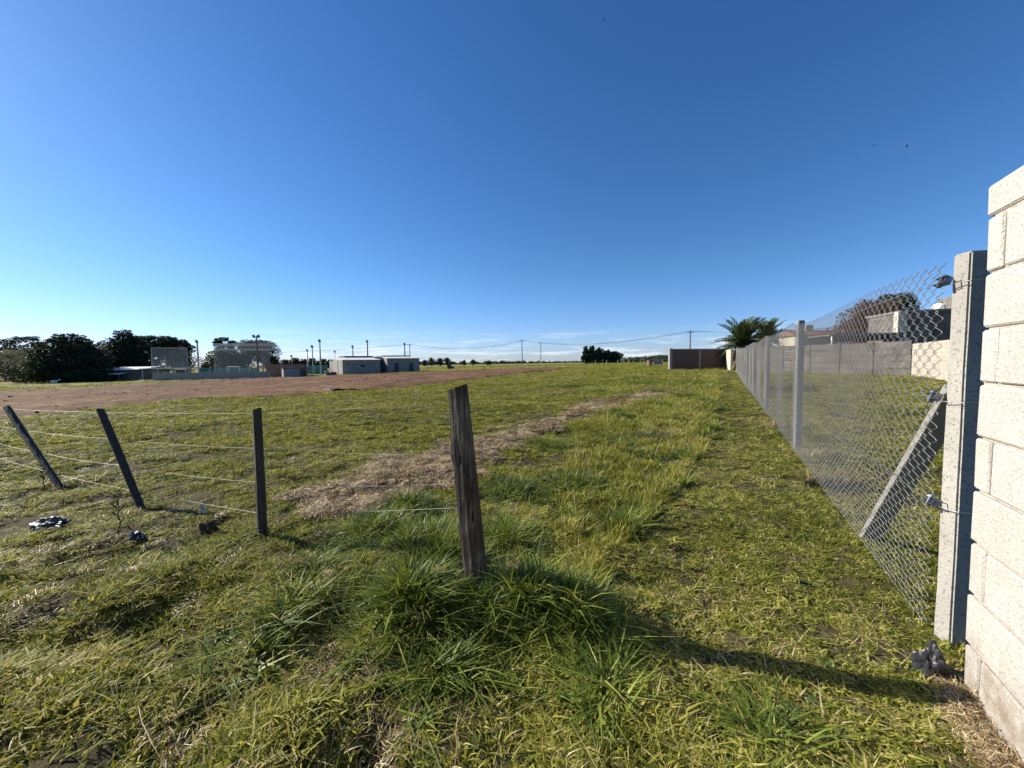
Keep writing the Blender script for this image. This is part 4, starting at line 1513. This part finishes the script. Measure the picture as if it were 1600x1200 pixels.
# ------------------------------------------------------------------ palms
def frond_mesh(length, droop, seed, mat):
    rr = random.Random(seed)
    mb = MB()
    pts_ = []
    for k in range(13):
        t = k / 12
        pts_.append(Vector((length * (t - 0.16 * droop * t * t), 0, length * (0.1 * t - droop * 0.55 * t * t))))
    V_, F_, ti = [], [], []
    mb.tube(pts_, [0.03 * (1 - .85 * k / 12) for k in range(13)], 4)
    nleaf = 34
    for s_ in (-1, 1):
        for k in range(nleaf):
            t = 0.1 + 0.9 * k / nleaf
            i = min(int(t * 12), 11)
            c_ = pts_[i].lerp(pts_[i + 1], t * 12 - i)
            tg = (pts_[i + 1] - pts_[i]).normalized()
            ll = length * 0.27 * math.sin(math.pi * min(1, .16 + .8 * t)) ** .8
            d = (tg * (0.55 + .5 * t) + Vector((0, s_, 0)) * (1 - .3 * t) + Vector((0, 0, .28 + rr.uniform(-.2, .2)))).normalized()
            wv = tg * 0.045 * length / 2.6
            tip = c_ + d * ll + Vector((0, 0, -ll * .18))
            mid = c_ + d * ll * .5
            mb.add([c_ - wv * .6, c_ + wv * .6, mid + wv, mid - wv, tip], [(0, 1, 2, 3), (3, 2, 4)])
    me_ = mb.mesh('frond')
    a_ = me_.attributes.new('tint', 'FLOAT', 'POINT')
    a_.data.foreach_set('value', np.random.default_rng(seed).uniform(.2, .9, len(me_.vertices)).astype(np.float32))
    me_.materials.append(M[mat])
    return me_


def palm(u, v_c, depth, label, length, seed, nf=40):
    rr = random.Random(seed)
    b = onground(u, depth)
    ctr = px(u, v_c, depth)
    H = ctr.z - b.z
    root = empty('palm_tree', b, label, 'palm', 'palms behind the brown wall')
    mb = MB()
    mb.tube([(0, 0, -.2), (0, 0, H * .5), (0, 0, H - .2), (0, 0, H + .1)], [.36, .34, .42, .2], 12)
    for k in range(60):
        an, z = k * 2.4, H * (0.1 + .85 * k / 60)
        mb.box((math.cos(an) * .38, math.sin(an) * .38, z), (.12, .12, .1), Matrix.Rotation(an, 3, 'Z'))
    mb.build('trunk', 'bark', root)
    fm = [frond_mesh(length, dr, seed + q, 'palm') for q, dr in enumerate((.6, 1.0, 1.3))]
    fdry = frond_mesh(length * .8, 1.2, seed + 9, 'palmdry')
    for k in range(nf):
        t = k / nf
        elev = R(82 - 92 * t + rr.uniform(-6, 6))
        ob_ = link('frond', fm[0] if t < .35 else (fm[1] if t < .75 else fm[2]), None, root)
        ob_.location = (0, 0, H)
        ob_.rotation_euler = (rr.uniform(-.3, .3), -elev, k * 2.399 + rr.uniform(-.2, .2))
    for k in range(7):
        ob_ = link('dry_frond', fdry, None, root)
        ob_.location = (0, 0, H - .15)
        ob_.rotation_euler = (rr.uniform(-.3, .3), R(28 + rr.uniform(-10, 12)), k * .9)
    return root


palm(1160, 543, 38, 'palm with arching fronds nearest the corner of the brown wall', 3.5, 5, 34)
palm(1196, 534, 43, 'second palm crown behind the top of the chain link fence', 3.1, 25, 28)


# ------------------------------------------------------------------ far walls and the neighbouring yard
def wall_thing(name, a, b, h, th, mat, label, cap=None, base_drop=0.4):
    a, b = Vector(a), Vector(b)
    d = b - a
    d.z = 0
    Ln = d.length
    rz = math.atan2(d.y, d.x)
    z0 = min(g1(a.x, a.y), g1(b.x, b.y))
    root = empty(name, (a.x, a.y, z0), label, 'wall', rz=rz)
    MB().box((Ln / 2, 0, (h - base_drop) / 2), (Ln, th, h + base_drop)).build('wall', mat, root)
    if cap:
        MB().box((Ln / 2, 0, h + .05), (Ln + .04, th + .04, .1)).build('coping', cap, root)
    return root, Ln


bw_a, bw_b = onground(1049, 36.5), onground(1134, 37.5)
hbw = px(1092, 546.5, 37).z - g1(bw_a.x, bw_a.y)
bwall, Ln = wall_thing('brown_wall', bw_a, bw_b, hbw, .2, 'brownblock', 'brown weathered block wall facing the field in front of the palms', 'grey_concrete')
MB().box((-0.14, -.02, hbw / 2), (.27, .27, hbw + .3)).build('pier', 'grey_concrete', bwall)
for s_ in (Ln * .5,):
    MB().box((s_, -.03, hbw / 2), (.16, .2, hbw - .02)).build('pier', 'grey_concrete', bwall)
pa, pbb = onground(1134.8, 37.2), onground(1143, 33.5)
wall_thing('pale_wall', pa, pbb, 1.85, .16, 'cream', 'short sunlit pale wall between the brown wall and the chain link fence')

# neighbouring yard: precast panel wall, in bays
C0 = onground(1421, 22.5)
D0 = onground(1152, 31.5)
d = (D0 - C0)
d.z = 0
Lw = d.length
rzp = math.atan2(d.y, d.x)
pw = empty('panel_wall', C0, 'dark grey precast panel wall closing the neighbouring yard', 'wall', rz=rzp)
HP = px(1390, 534, 23.2).z - C0.z
nb = 6
MBp = MB().box((0, 0, 0), (Lw / nb - .13, .06, HP / 5 - .02)).mesh('panel')
bm_ = bmesh.new()
bm_.from_mesh(MBp)
bmesh.ops.bevel(bm_, geom=bm_.edges[:], offset=.012, segments=1, affect='EDGES')
bm_.to_mesh(MBp)
bm_.free()
MBp.materials.append(M['panel'])
for k in range(nb):
    for q in range(5):
        o_ = link('panel', MBp, None, pw)
        o_.location = (Lw / nb * (k + .5), rnd.uniform(-.006, .006), HP / 5 * (q + .5))
for k in range(nb + 1):
    MB().box((Lw / nb * k, 0, HP / 2 - .1), (.13, .13, HP + .3)).build('post', 'panel', pw)
MB().box((Lw / 2, 0, -.25), (Lw, .1, .5)).build('plinth', 'panel', pw)

E0 = onground(1421, 22.4)
E1 = onground(1560, 13.5)
wall_thing('cream_wall', E0 + Vector((.1, -.15, 0)), E1, HP * .97, .18, 'creamblock', 'sunlit cream block wall behind the strut of the chain link fence')

# house behind the yard at the right
hb = onground(1405, 27)
hrz = math.atan2(-FD.x, FD.y) * 0 + R(-18)
hs_ = empty('dark_house', hb, 'dark grey flat roofed house behind the cream wall', 'house', rz=hrz)
ht = px(1440, 490, 28).z - hb.z
MB().box((6, 2, ht / 2), (12, 4, ht)).build('wall', 'panel', hs_)
MB().box((6, 2, ht + .06), (12.2, 4.2, .12)).build('roof', 'grey_concrete', hs_)
MB().box((-0.09, -.1, ht / 2), (.5, .5, ht - .02)).build('pier', 'cream', hs_)
MB().box((4.3, 1.0, ht + .55), (2.6, 1.6, .9)).build('roof_box', 'panel', hs_)
tk = px(1469, 482, 27.5)
tke = empty('water_tank', (tk.x, tk.y, tk.z - .42), 'white water tank on the roof of the dark house', 'tank')
mb = MB()
mb.tube([(0, 0, 0), (0, 0, .62), (0, 0, .72), (0, 0, .8)], [.46, .46, .36, .14], 18)
mb.build('tank', 'whitepaint', tke)
MB().tube([(0, 0, .8), (0, 0, .88)], .12, 12).build('lid', 'dark_steel', tke)
MB().box((0, 0, -.1), (1.1, 1.1, .2)).build('stand', 'panel', tke)

# carport with rafters on the panel wall
cp0 = onground(1300, 27.2)
cpt = empty('carport', cp0, 'low dark carport roof with slats above the panel wall', 'carport', rz=R(-13))
z_ = px(1340, 524, 27).z - cp0.z
MB().box((2.0, 1.3, z_ + .06), (4.6, 3.0, .1)).build('roof', 'panel', cpt)
for k in range(14):
    MB().box((-.1 + k * .33, -.25, z_ - .13), (.1, .18, .26)).build('rafter', 'dark', cpt)
MB().box((2.0, .2, z_ - .2), (4.4, .1, .4)).build('fascia', 'dark', cpt)
for k in (0, 1):
    MB().box((-.1 + 4.25 * k, -.15, z_ / 2), (.12, .12, z_)).build('post', 'whitepaint', cpt)
# floodlight-like bracket: a white diagonal brace on the end post
MB().tube([(4.12, -.25, z_ - .35), (3.4, -.25, z_ - .12)], .045, 6).build('brace', 'whitepaint', cpt)

rh0 = onground(1242, 38)
rh = empty('red_roof_house', rh0, 'low house with red roof and pale gable above the fence', 'house', rz=R(-8))
z_ = px(1270, 524, 38).z - rh0.z
MB().box((2.2, 1.5, z_ / 2), (4.4, 3, z_)).build('wall', 'cream', rh)
hz_ = px(1270, 515, 38).z - rh0.z
MB().hexa([(-.2, -.3, z_), (4.6, -.3, z_), (4.6, 3.3, z_), (-.2, 3.3, z_), (-.1, 1.3, hz_), (4.5, 1.3, hz_), (4.5, 1.7, hz_), (-.1, 1.7, hz_)]).build('roof', 'redtile', rh)
MB().box((1.9, 1.5, hz_ + .22), (.7, .6, .6)).build('chimney', 'cream', rh)
MB().add([(4.5, -.33, z_ - .3), (5.6, -.33, z_ - .3), (5.0, -.33, z_ + .4), (4.5, .3, z_ - .3), (5.6, .3, z_ - .3), (5.0, .3, z_ + .4)], [(0, 1, 2), (5, 4, 3), (0, 3, 4, 1), (1, 4, 5, 2), (2, 5, 3, 0)]).build('gable', 'whitepaint', rh)

# ------------------------------------------------------------------ block house on the left
B = onground(535, 66)
e1 = Vector((.8, .6, 0))
hs = empty('block_house', B, 'long unfinished grey block house with flat roofs behind the dirt lot', 'house', rz=math.atan2(e1.y, e1.x))
H1 = px(535, 562.5, 66).z - B.z
H2 = px(640, 559.5, 73).z - B.z
MB().box((3.2, 5, H1 / 2 - .2), (6.4, 10, H1 + .4)).build('wall', 'greyblock', hs)
MB().hexa([(-.05, -.35, H1 - .05), (6.5, -.35, H1 - .05), (6.5, 5.4, H1 + .42), (-.05, 5.4, H1 + .42), (-.05, -.35, H1 + .03), (6.5, -.35, H1 + .03), (6.5, 5.4, H1 + .5), (-.05, 5.4, H1 + .5)]).build('roof', 'whitepaint', hs)
MB().box((7.3, 7.0, H1 / 2), (1.9, 6, H1 - .05)).build('porch_wall', 'panel', hs)
MB().box((11.4, 5.6, H2 / 2 - .2), (6.4, 8.4, H2 + .4)).build('wall', 'greyblock', hs)
MB().hexa([(8.1, 1.05, H2 - .05), (14.8, 1.05, H2 - .05), (14.8, 5.5, H2 + .32), (8.1, 5.5, H2 + .32), (8.1, 1.05, H2 + .03), (14.8, 1.05, H2 + .03), (14.8, 5.5, H2 + .4), (8.1, 5.5, H2 + .4)]).build('roof', 'whitepaint', hs)
MB().box((4.3, 7.5, H1 + .35), (5.2, 4, .75)).build('parapet', 'greyblock', hs)
MB().box((4.3, 7.5, H1 + .775), (5.4, 4.2, .1)).build('coping', 'panel', hs)
MB().box((7.4, 4.2, H1 - .1), (1.9, .3, 1.4)).build('gable', 'cream', hs)
MB().box((11.6, 7.6, H2 + .3), (5.8, 4, .66)).build('parapet', 'greyblock', hs)
for (x_, z0, w_, h_, y_) in ((3.4, 1.45, .75, .45, -.02), (10.0, .95, .8, 1.9, 1.38), (12.9, .95, .8, 1.9, 1.38)):
    nm = 'door' if h_ > 1 else 'window'
    o_ = MB().box((x_, y_, z0), (w_, .06, h_)).build(nm, 'dark', hs)
    MB().box((x_, y_ - .02, z0 + h_ / 2 + .06), (w_ + .2, .1, .1)).build('lintel', 'grey_concrete', o_)
for k in range(5):
    MB().box((.9 + k * 1.05 + (.3 if k > 2 else 0), -.02, 1.75), (.42, .06, .12)).build('vent', 'dark', hs)

# debris heap and huts left of the house
p = onground(515, 64)
ck = crumple('rubble_heap', 516, 585, (1.1, .9, .75), 'grey_glint_rubble', 31, 'pale rubble heap against the left wall of the block house', 'rubble', 'panel')
ck.location = (p.x, p.y, g1(p.x, p.y))

b0 = onground(414, 60)
hut = empty('brick_hut', b0, 'low ruined red brick hut left of the turquoise fence', 'hut', rz=R(8))
zz = px(430, 570.5, 61).z - b0.z
MB().box((2.2, 2, zz / 2), (4.4, 3.6, zz + .2)).build('wall', 'redbrick', hut)
MB().box((2.9, 2, zz + .03), (2.4, 3.4, .12)).build('roof', 'panel', hut)
b0 = onground(455, 58)
hut = empty('storage_shed', b0, 'small grey shed with rusty red side on the dirt lot', 'shed', rz=R(38))
zz = px(465, 575.5, 59).z - b0.z
MB().box((.0, 1.0, zz / 2), (2.1, 1.9, zz + .2)).build('front_wall', 'grey_concrete', hut)
MB().box((1.62, 1.0, zz / 2), (1.1, 1.86, zz + .1)).build('side_bay', 'redbrick', hut)
MB().box((.6, 1.0, zz + .06), (3.5, 2.2, .1)).build('roof', 'dark', hut)
MB().box((1.6, .05, zz * .45), (.6, .06, zz * .7)).build('door', 'dark', hut)

a0, a1 = onground(238, 57), onground(420, 57)
wall_thing('low_wall', a0, a1, px(320, 582, 57).z - g1(a0.x, a0.y), .2, 'mid_concrete', 'long low pale grey wall under the pitch netting', None)

# shed with white roof under the trees
s0 = onground(160, 63)
shd = empty('white_roof_shed', s0, 'low dark shed with bright white roof under the cypress trees', 'shed', rz=R(4))
zz = px(190, 577, 63).z - s0.z
MB().box((3.2, 1.5, zz / 2 - .1), (5.8, 3, zz - .25)).build('wall', 'panel', shd)
MB().hexa([(-.2, -.6, zz - .12), (6.2, -.6, zz - .12), (6.0, 3.4, zz + .3), (.2, 3.4, zz + .3), (-.2, -.6, zz - .02), (6.2, -.6, zz - .02), (6.0, 3.4, zz + .4), (.2, 3.4, zz + .4)]).build('roof', 'whitepaint', shd)
MB().hexa([(1.2, -1.8, zz - .8), (4.0, -1.8, zz - .8), (4.0, -.1, zz - .6), (1.2, -.1, zz - .6), (1.2, -1.8, zz - .74), (4.0, -1.8, zz - .74), (4.0, -.1, zz - .54), (1.2, -.1, zz - .54)]).build('awning', 'whitepaint', shd)
for x_ in (1.3, 3.9):
    MB().box((x_, -1.7, (zz - .8) / 2), (.1, .1, zz - .8)).build('post', 'polewood', shd)
s0 = onground(222, 62)
shd = empty('open_shelter', s0, 'open shelter with pale flat roof at the left end of the netting', 'shelter', rz=R(2))
zz = px(240, 576, 62).z - s0.z
MB().box((3.6, 1, zz), (8.0, 2.4, .12)).build('roof', 'tin', shd)
for x_ in (0.0, 2.4, 4.8, 7.2):
    MB().box((x_, -.05, zz / 2 - .05), (.12, .12, zz)).build('post', 'polecon', shd)
# pale barrel lying in the grass strip
p = onground(82, 56)
br_ = empty('barrel', (p.x, p.y, p.z), 'pale barrel with a raised arm in the grass below the dense cypress', 'barrel')
MB().tube([(-.3, 0, .25), (-.24, 0, .25), (.24, 0, .25), (.3, 0, .25)], [.18, .24, .24, .18], 14).build('drum', 'whitepaint', br_)
MB().tube([(.26, 0, .3), (.95, 0, .6)], .06, 6).build('arm', 'tin', br_)


# ------------------------------------------------------------------ football pitch behind the low wall: netting, fence, goals, light poles
def light_pole(u, depth, v_top, label, r=.14, mat='polecon', double=False):
    b = onground(u, depth)
    H = px(u, v_top, depth).z - b.z
    root = empty('light_pole', b, label, 'light pole', 'light poles around the pitch')
    MB().tube([(0, 0, -.3), (0, 0, H * .5), (0, 0, H)], [r, r * .85, r * .62], 10).build('pole', mat, root)
    MB().box((0, 0, H - .25), (1.0 if double else .5, .1, .1)).build('crossarm', mat, root)
    for s_ in ((-.4, .4) if double else (0.0,)):
        MB().box((s_, -.12, H - .02), (.34, .22, .42), Matrix.Rotation(.5, 3, 'X')).build('floodlight', 'panel', root)
    return root


light_pole(310, 66, 533, 'pale lattice light pole right of the left netting', .17)
light_pole(403, 64, 525, 'tallest dark light pole beside the brick hut', .15, 'polewood', True)
light_pole(411, 82, 545, 'shorter dark pole just right of the tallest pole', .12, 'polewood')
light_pole(489, 74, 541, 'pale light pole left of the tall pole by the house', .13)
light_pole(501, 70, 532, 'tall pale light pole nearest the left end of the house', .15)
light_pole(481, 95, 547, 'thin far light pole behind the turquoise fence', .13)
light_pole(456, 100, 556, 'small far light pole above the storage shed', .1)
light_pole(524, 100, 549, 'thin far light pole above the left corner of the house', .08)
light_pole(552, 86, 541, 'short light pole behind the roof parapet of the house', .14, 'polewood')
light_pole(575, 82, 533, 'tall light pole behind the middle of the house', .16, 'polewood')
light_pole(633, 84, 537, 'light pole behind the right wing of the house', .15, 'polewood')

nroot_b = onground(236, 63)
net = empty('pitch_netting', nroot_b, 'tall grey ball netting on poles behind the low wall', 'netting')
for (ua, ub, va, vb, dep, band) in ((236, 292, 543.5, 584, 63, 0), (334, 420, 537, 582, 68, 0), (334, 428, 537, 541, 67.6, 1), (334, 428, 544.5, 548, 67.6, 1)):
    p0, p1 = px(ua, va, dep), px(ub, va, dep)
    q0, q1 = px(ua, vb, dep), px(ub, vb, dep)
    vsn = []
    for yy in (0.0, .02):
        vsn += [Vector(k) - nroot_b + Vector((0, yy, 0)) for k in (q0, q1, p1, p0)]
    MB().add(vsn, [(0, 1, 2, 3), (7, 6, 5, 4)]).build('net_band' if band else 'net', 'netband' if band else 'net', net)
    if not band:
        MB().tube([p0 - nroot_b, p1 - nroot_b], .03, 6).build('top_rail', 'polecon', net)
        for kk in (p0, p1):
            gz = g1(kk.x, kk.y)
            MB().tube([Vector((kk.x, kk.y, gz - .1)) - nroot_b, kk - nroot_b], .045, 6).build('net_pole', 'polecon', net)

tb = onground(305, 70)
tf = empty('turquoise_fence', tb, 'low turquoise fence panels around the football pitch', 'fence')
for (ua, ub, va, vb, dep) in ((312, 405, 574.5, 584, 72), (480, 512, 570.5, 585, 74)):
    p0, p1 = px(ua, va, dep), px(ub, va, dep)
    q0 = px(ua, vb, dep)
    nseg = 6 if ua == 312 else 3
    for k in range(nseg):
        a_, b_ = p0.lerp(p1, k / nseg), p0.lerp(p1, (k + 1) / nseg)
        c_ = (a_ + b_) / 2
        hh = c_.z - g1(c_.x, c_.y)
        MB().box(Vector((c_.x, c_.y, c_.z - hh / 2)) - tb, ((b_ - a_).length - .12, .05, hh)).build('fence_panel', 'turq', tf)
        MB().box(Vector((a_.x, a_.y, a_.z - hh / 2)) - tb, (.1, .1, hh + .1)).build('post', 'tin', tf)
for k, (ua, ub, va, dep) in enumerate(((355, 374, 573, 66), (274, 290, 577, 65))):
    p0, p1 = px(ua, va, dep), px(ub, va, dep)
    gz = g1(p0.x, p0.y)
    go_ = empty('goal', (p0.x, p0.y, gz), ['white goal frame before the turquoise fence', 'white goal frame behind the left netting'][k], 'goal', 'goal frames on the pitch')
    o_ = Vector((p0.x, p0.y, gz))
    MB().tube([Vector((p0.x, p0.y, gz)) - o_, p0 - o_], .06, 6).build('goal_post', 'whitepaint', go_)
    MB().tube([Vector((p1.x, p1.y, gz)) - o_, p1 - o_], .06, 6).build('goal_post', 'whitepaint', go_)
    MB().tube([p0 - o_ - Vector((.06, 0, 0)), p1 - o_ + Vector((.06, 0, 0))], .065, 6).build('crossbar', 'whitepaint', go_)

# ------------------------------------------------------------------ power line across the plain
pp = []
for (u, dep, vt, lab) in ((641, 140, 537, 'power pole rising behind the right end of the block house'), (816, 150, 530.5, 'tall power pole standing alone on the centre horizon'),
                          (1078, 95, 516, 'power pole rising behind the brown wall')):
    b = onground(u, dep)
    H = px(u, vt, dep).z - b.z
    root = empty('power_pole', b, lab, 'power pole', 'poles of the power line')
    MB().tube([(0, 0, -.4), (0, 0, H * .5), (0, 0, H)], [.17, .15, .11], 8).build('pole', 'polewood', root)
    ar = MB().box((0, 0, H - .5), (1.8, .12, .12)).build('crossarm', 'polewood', root)
    for s_ in (-.8, 0, .8):
        MB().tube([(s_, 0, H - .44), (s_, 0, H - .22)], .05, 6).build('insulator', 'tin', ar)
    pp.append((b, H))
b = onground(845, 165)
H = px(845, 536, 165).z - b.z
root = empty('power_pole', b, 'shorter pale pole right of the lone power pole', 'power pole', 'poles of the power line')
MB().tube([(0, 0, -.4), (0, 0, H)], [.2, .15], 8).build('pole', 'polecon', root)
MB().box((0, 0, H - .15), (1.3, .12, .12)).build('crossarm', 'polecon', root)
extra0 = onground(300, 190)
extra1 = onground(1500, 60)
seq = [(extra0, 9.0)] + pp + [(extra1, 8.0)]
cab_root = empty('power_line', pp[0][0], 'sagging power cables strung between the far poles', 'cable')
for wi_, off_ in enumerate((-.8, 0, .8)):
    path = []
    for k in range(len(seq) - 1):
        (a_, ha), (b_, hb_) = seq[k], seq[k + 1]
        for q in range(16):
            t = q / 16
            c_ = a_.lerp(b_, t)
            c_.z = (a_.z + ha) * (1 - t) + (b_.z + hb_) * t - .22 - 2.4 * 4 * t * (1 - t) * (.55 if k in (0, 3) else 1)
            c_.x += off_ * .9
            path.append(c_ - pp[0][0])
    MB().tube(path, .022, 4).build('cable', 'dark', cab_root)

# small things on the far field
p = onground(702, 95)
dk = empty('dark_trough', p, 'dark machine with an upright pipe at the far end of the dirt lot', 'machine')
MB().box((0, 0, .55), (.9, .8, 1.1)).build('body', 'dark', dk)
MB().tube([(.1, 0, 1.0), (.1, 0, 1.9)], .16, 8).build('pipe', 'dark', dk)
MB().box((.8, 0, .35), (.7, .5, .7)).build('side_box', 'panel', dk)
p = onground(1028, 58)
sg = empty('grey_board', p, 'grey board on two posts left of the brown wall', 'board')
MB().box((0, 0, .75), (1.1, .06, .8)).build('panel', 'grey_concrete', sg)
for s_ in (-.6, .6):
    MB().box((s_, 0, .55), (.1, .1, 1.3)).build('post', 'polewood', sg)
p = onground(1015, 60)
cow = empty('rusty_drum', p, 'small dark rusty drum beside the grey board', 'drum')
MB().tube([(0, 0, 0), (0, 0, .3), (0, 0, .6), (0, 0, .95)], [.36, .38, .36, .37], 14).build('drum', 'redbrick', cow)
MB().tube([(0, 0, .95), (0, 0, 1.0)], .33, 14).build('lid', 'dark', cow)
# far field fence: posts and two wires
ff0 = onground(668, 120)
ff = empty('field_fence', ff0, 'thin far wire fence with small posts across the plain', 'fence')
fp_ = []
for k in range(22):
    u = 668 + 17.5 * k
    p = onground(u, 120 - k * .5)
    fp_.append(p)
    MB().box(p - ff0 + Vector((0, 0, .6)), (.13, .13, 1.3)).build('post', 'polecon', ff)
for hz_ in (.5, 1.0):
    MB().tube([q - ff0 + Vector((0, 0, hz_)) for q in fp_], .012, 4).build('wire', 'galv', ff)


# ------------------------------------------------------------------ birds
def bird(u, v, depth, span, rz, label, flap):
    p = px(u, v, depth)
    root = empty('bird', p, label, 'bird', 'birds high in the sky', rz)
    MB().tube([(0, -span * .22, 0), (0, -span * .1, 0), (0, span * .08, 0), (0, span * .2, 0), (0, span * .26, 0)], [.01 * span, .05 * span, .06 * span, .035 * span, .008 * span], 8).build('body', 'bird', root)
    for s_ in (-1, 1):
        MB().add([(0, span * .1, .01), (0, -span * .08, .01), (s_ * span * .25, -span * .06, flap * .25 * span), (s_ * span * .25, span * .12, flap * .25 * span), (s_ * span * .5, -span * .04, flap * .2 * span),
                  (0, span * .1, -.01), (0, -span * .08, -.01), (s_ * span * .25, -span * .06, flap * .25 * span - .01), (s_ * span * .25, span * .12, flap * .25 * span - .01)],
                 [(0, 1, 2, 3), (3, 2, 4), (8, 7, 6, 5), (4, 7, 8), (0, 3, 8, 5), (1, 6, 7, 2)]).build('wing', 'bird', root)


bird(944, 31, 45, .45, .4, 'tiny dark bird at the very top of the sky', .5)
bird(1366, 227, 40, .45, -.5, 'tiny dark bird left of the pair at upper right', .3)
bird(1417, 229, 40, .6, .9, 'tiny dark bird right of the pair at upper right', .7)
bird(316, 340, 60, .35, .2, 'tiny faint bird alone in the left sky', .4)
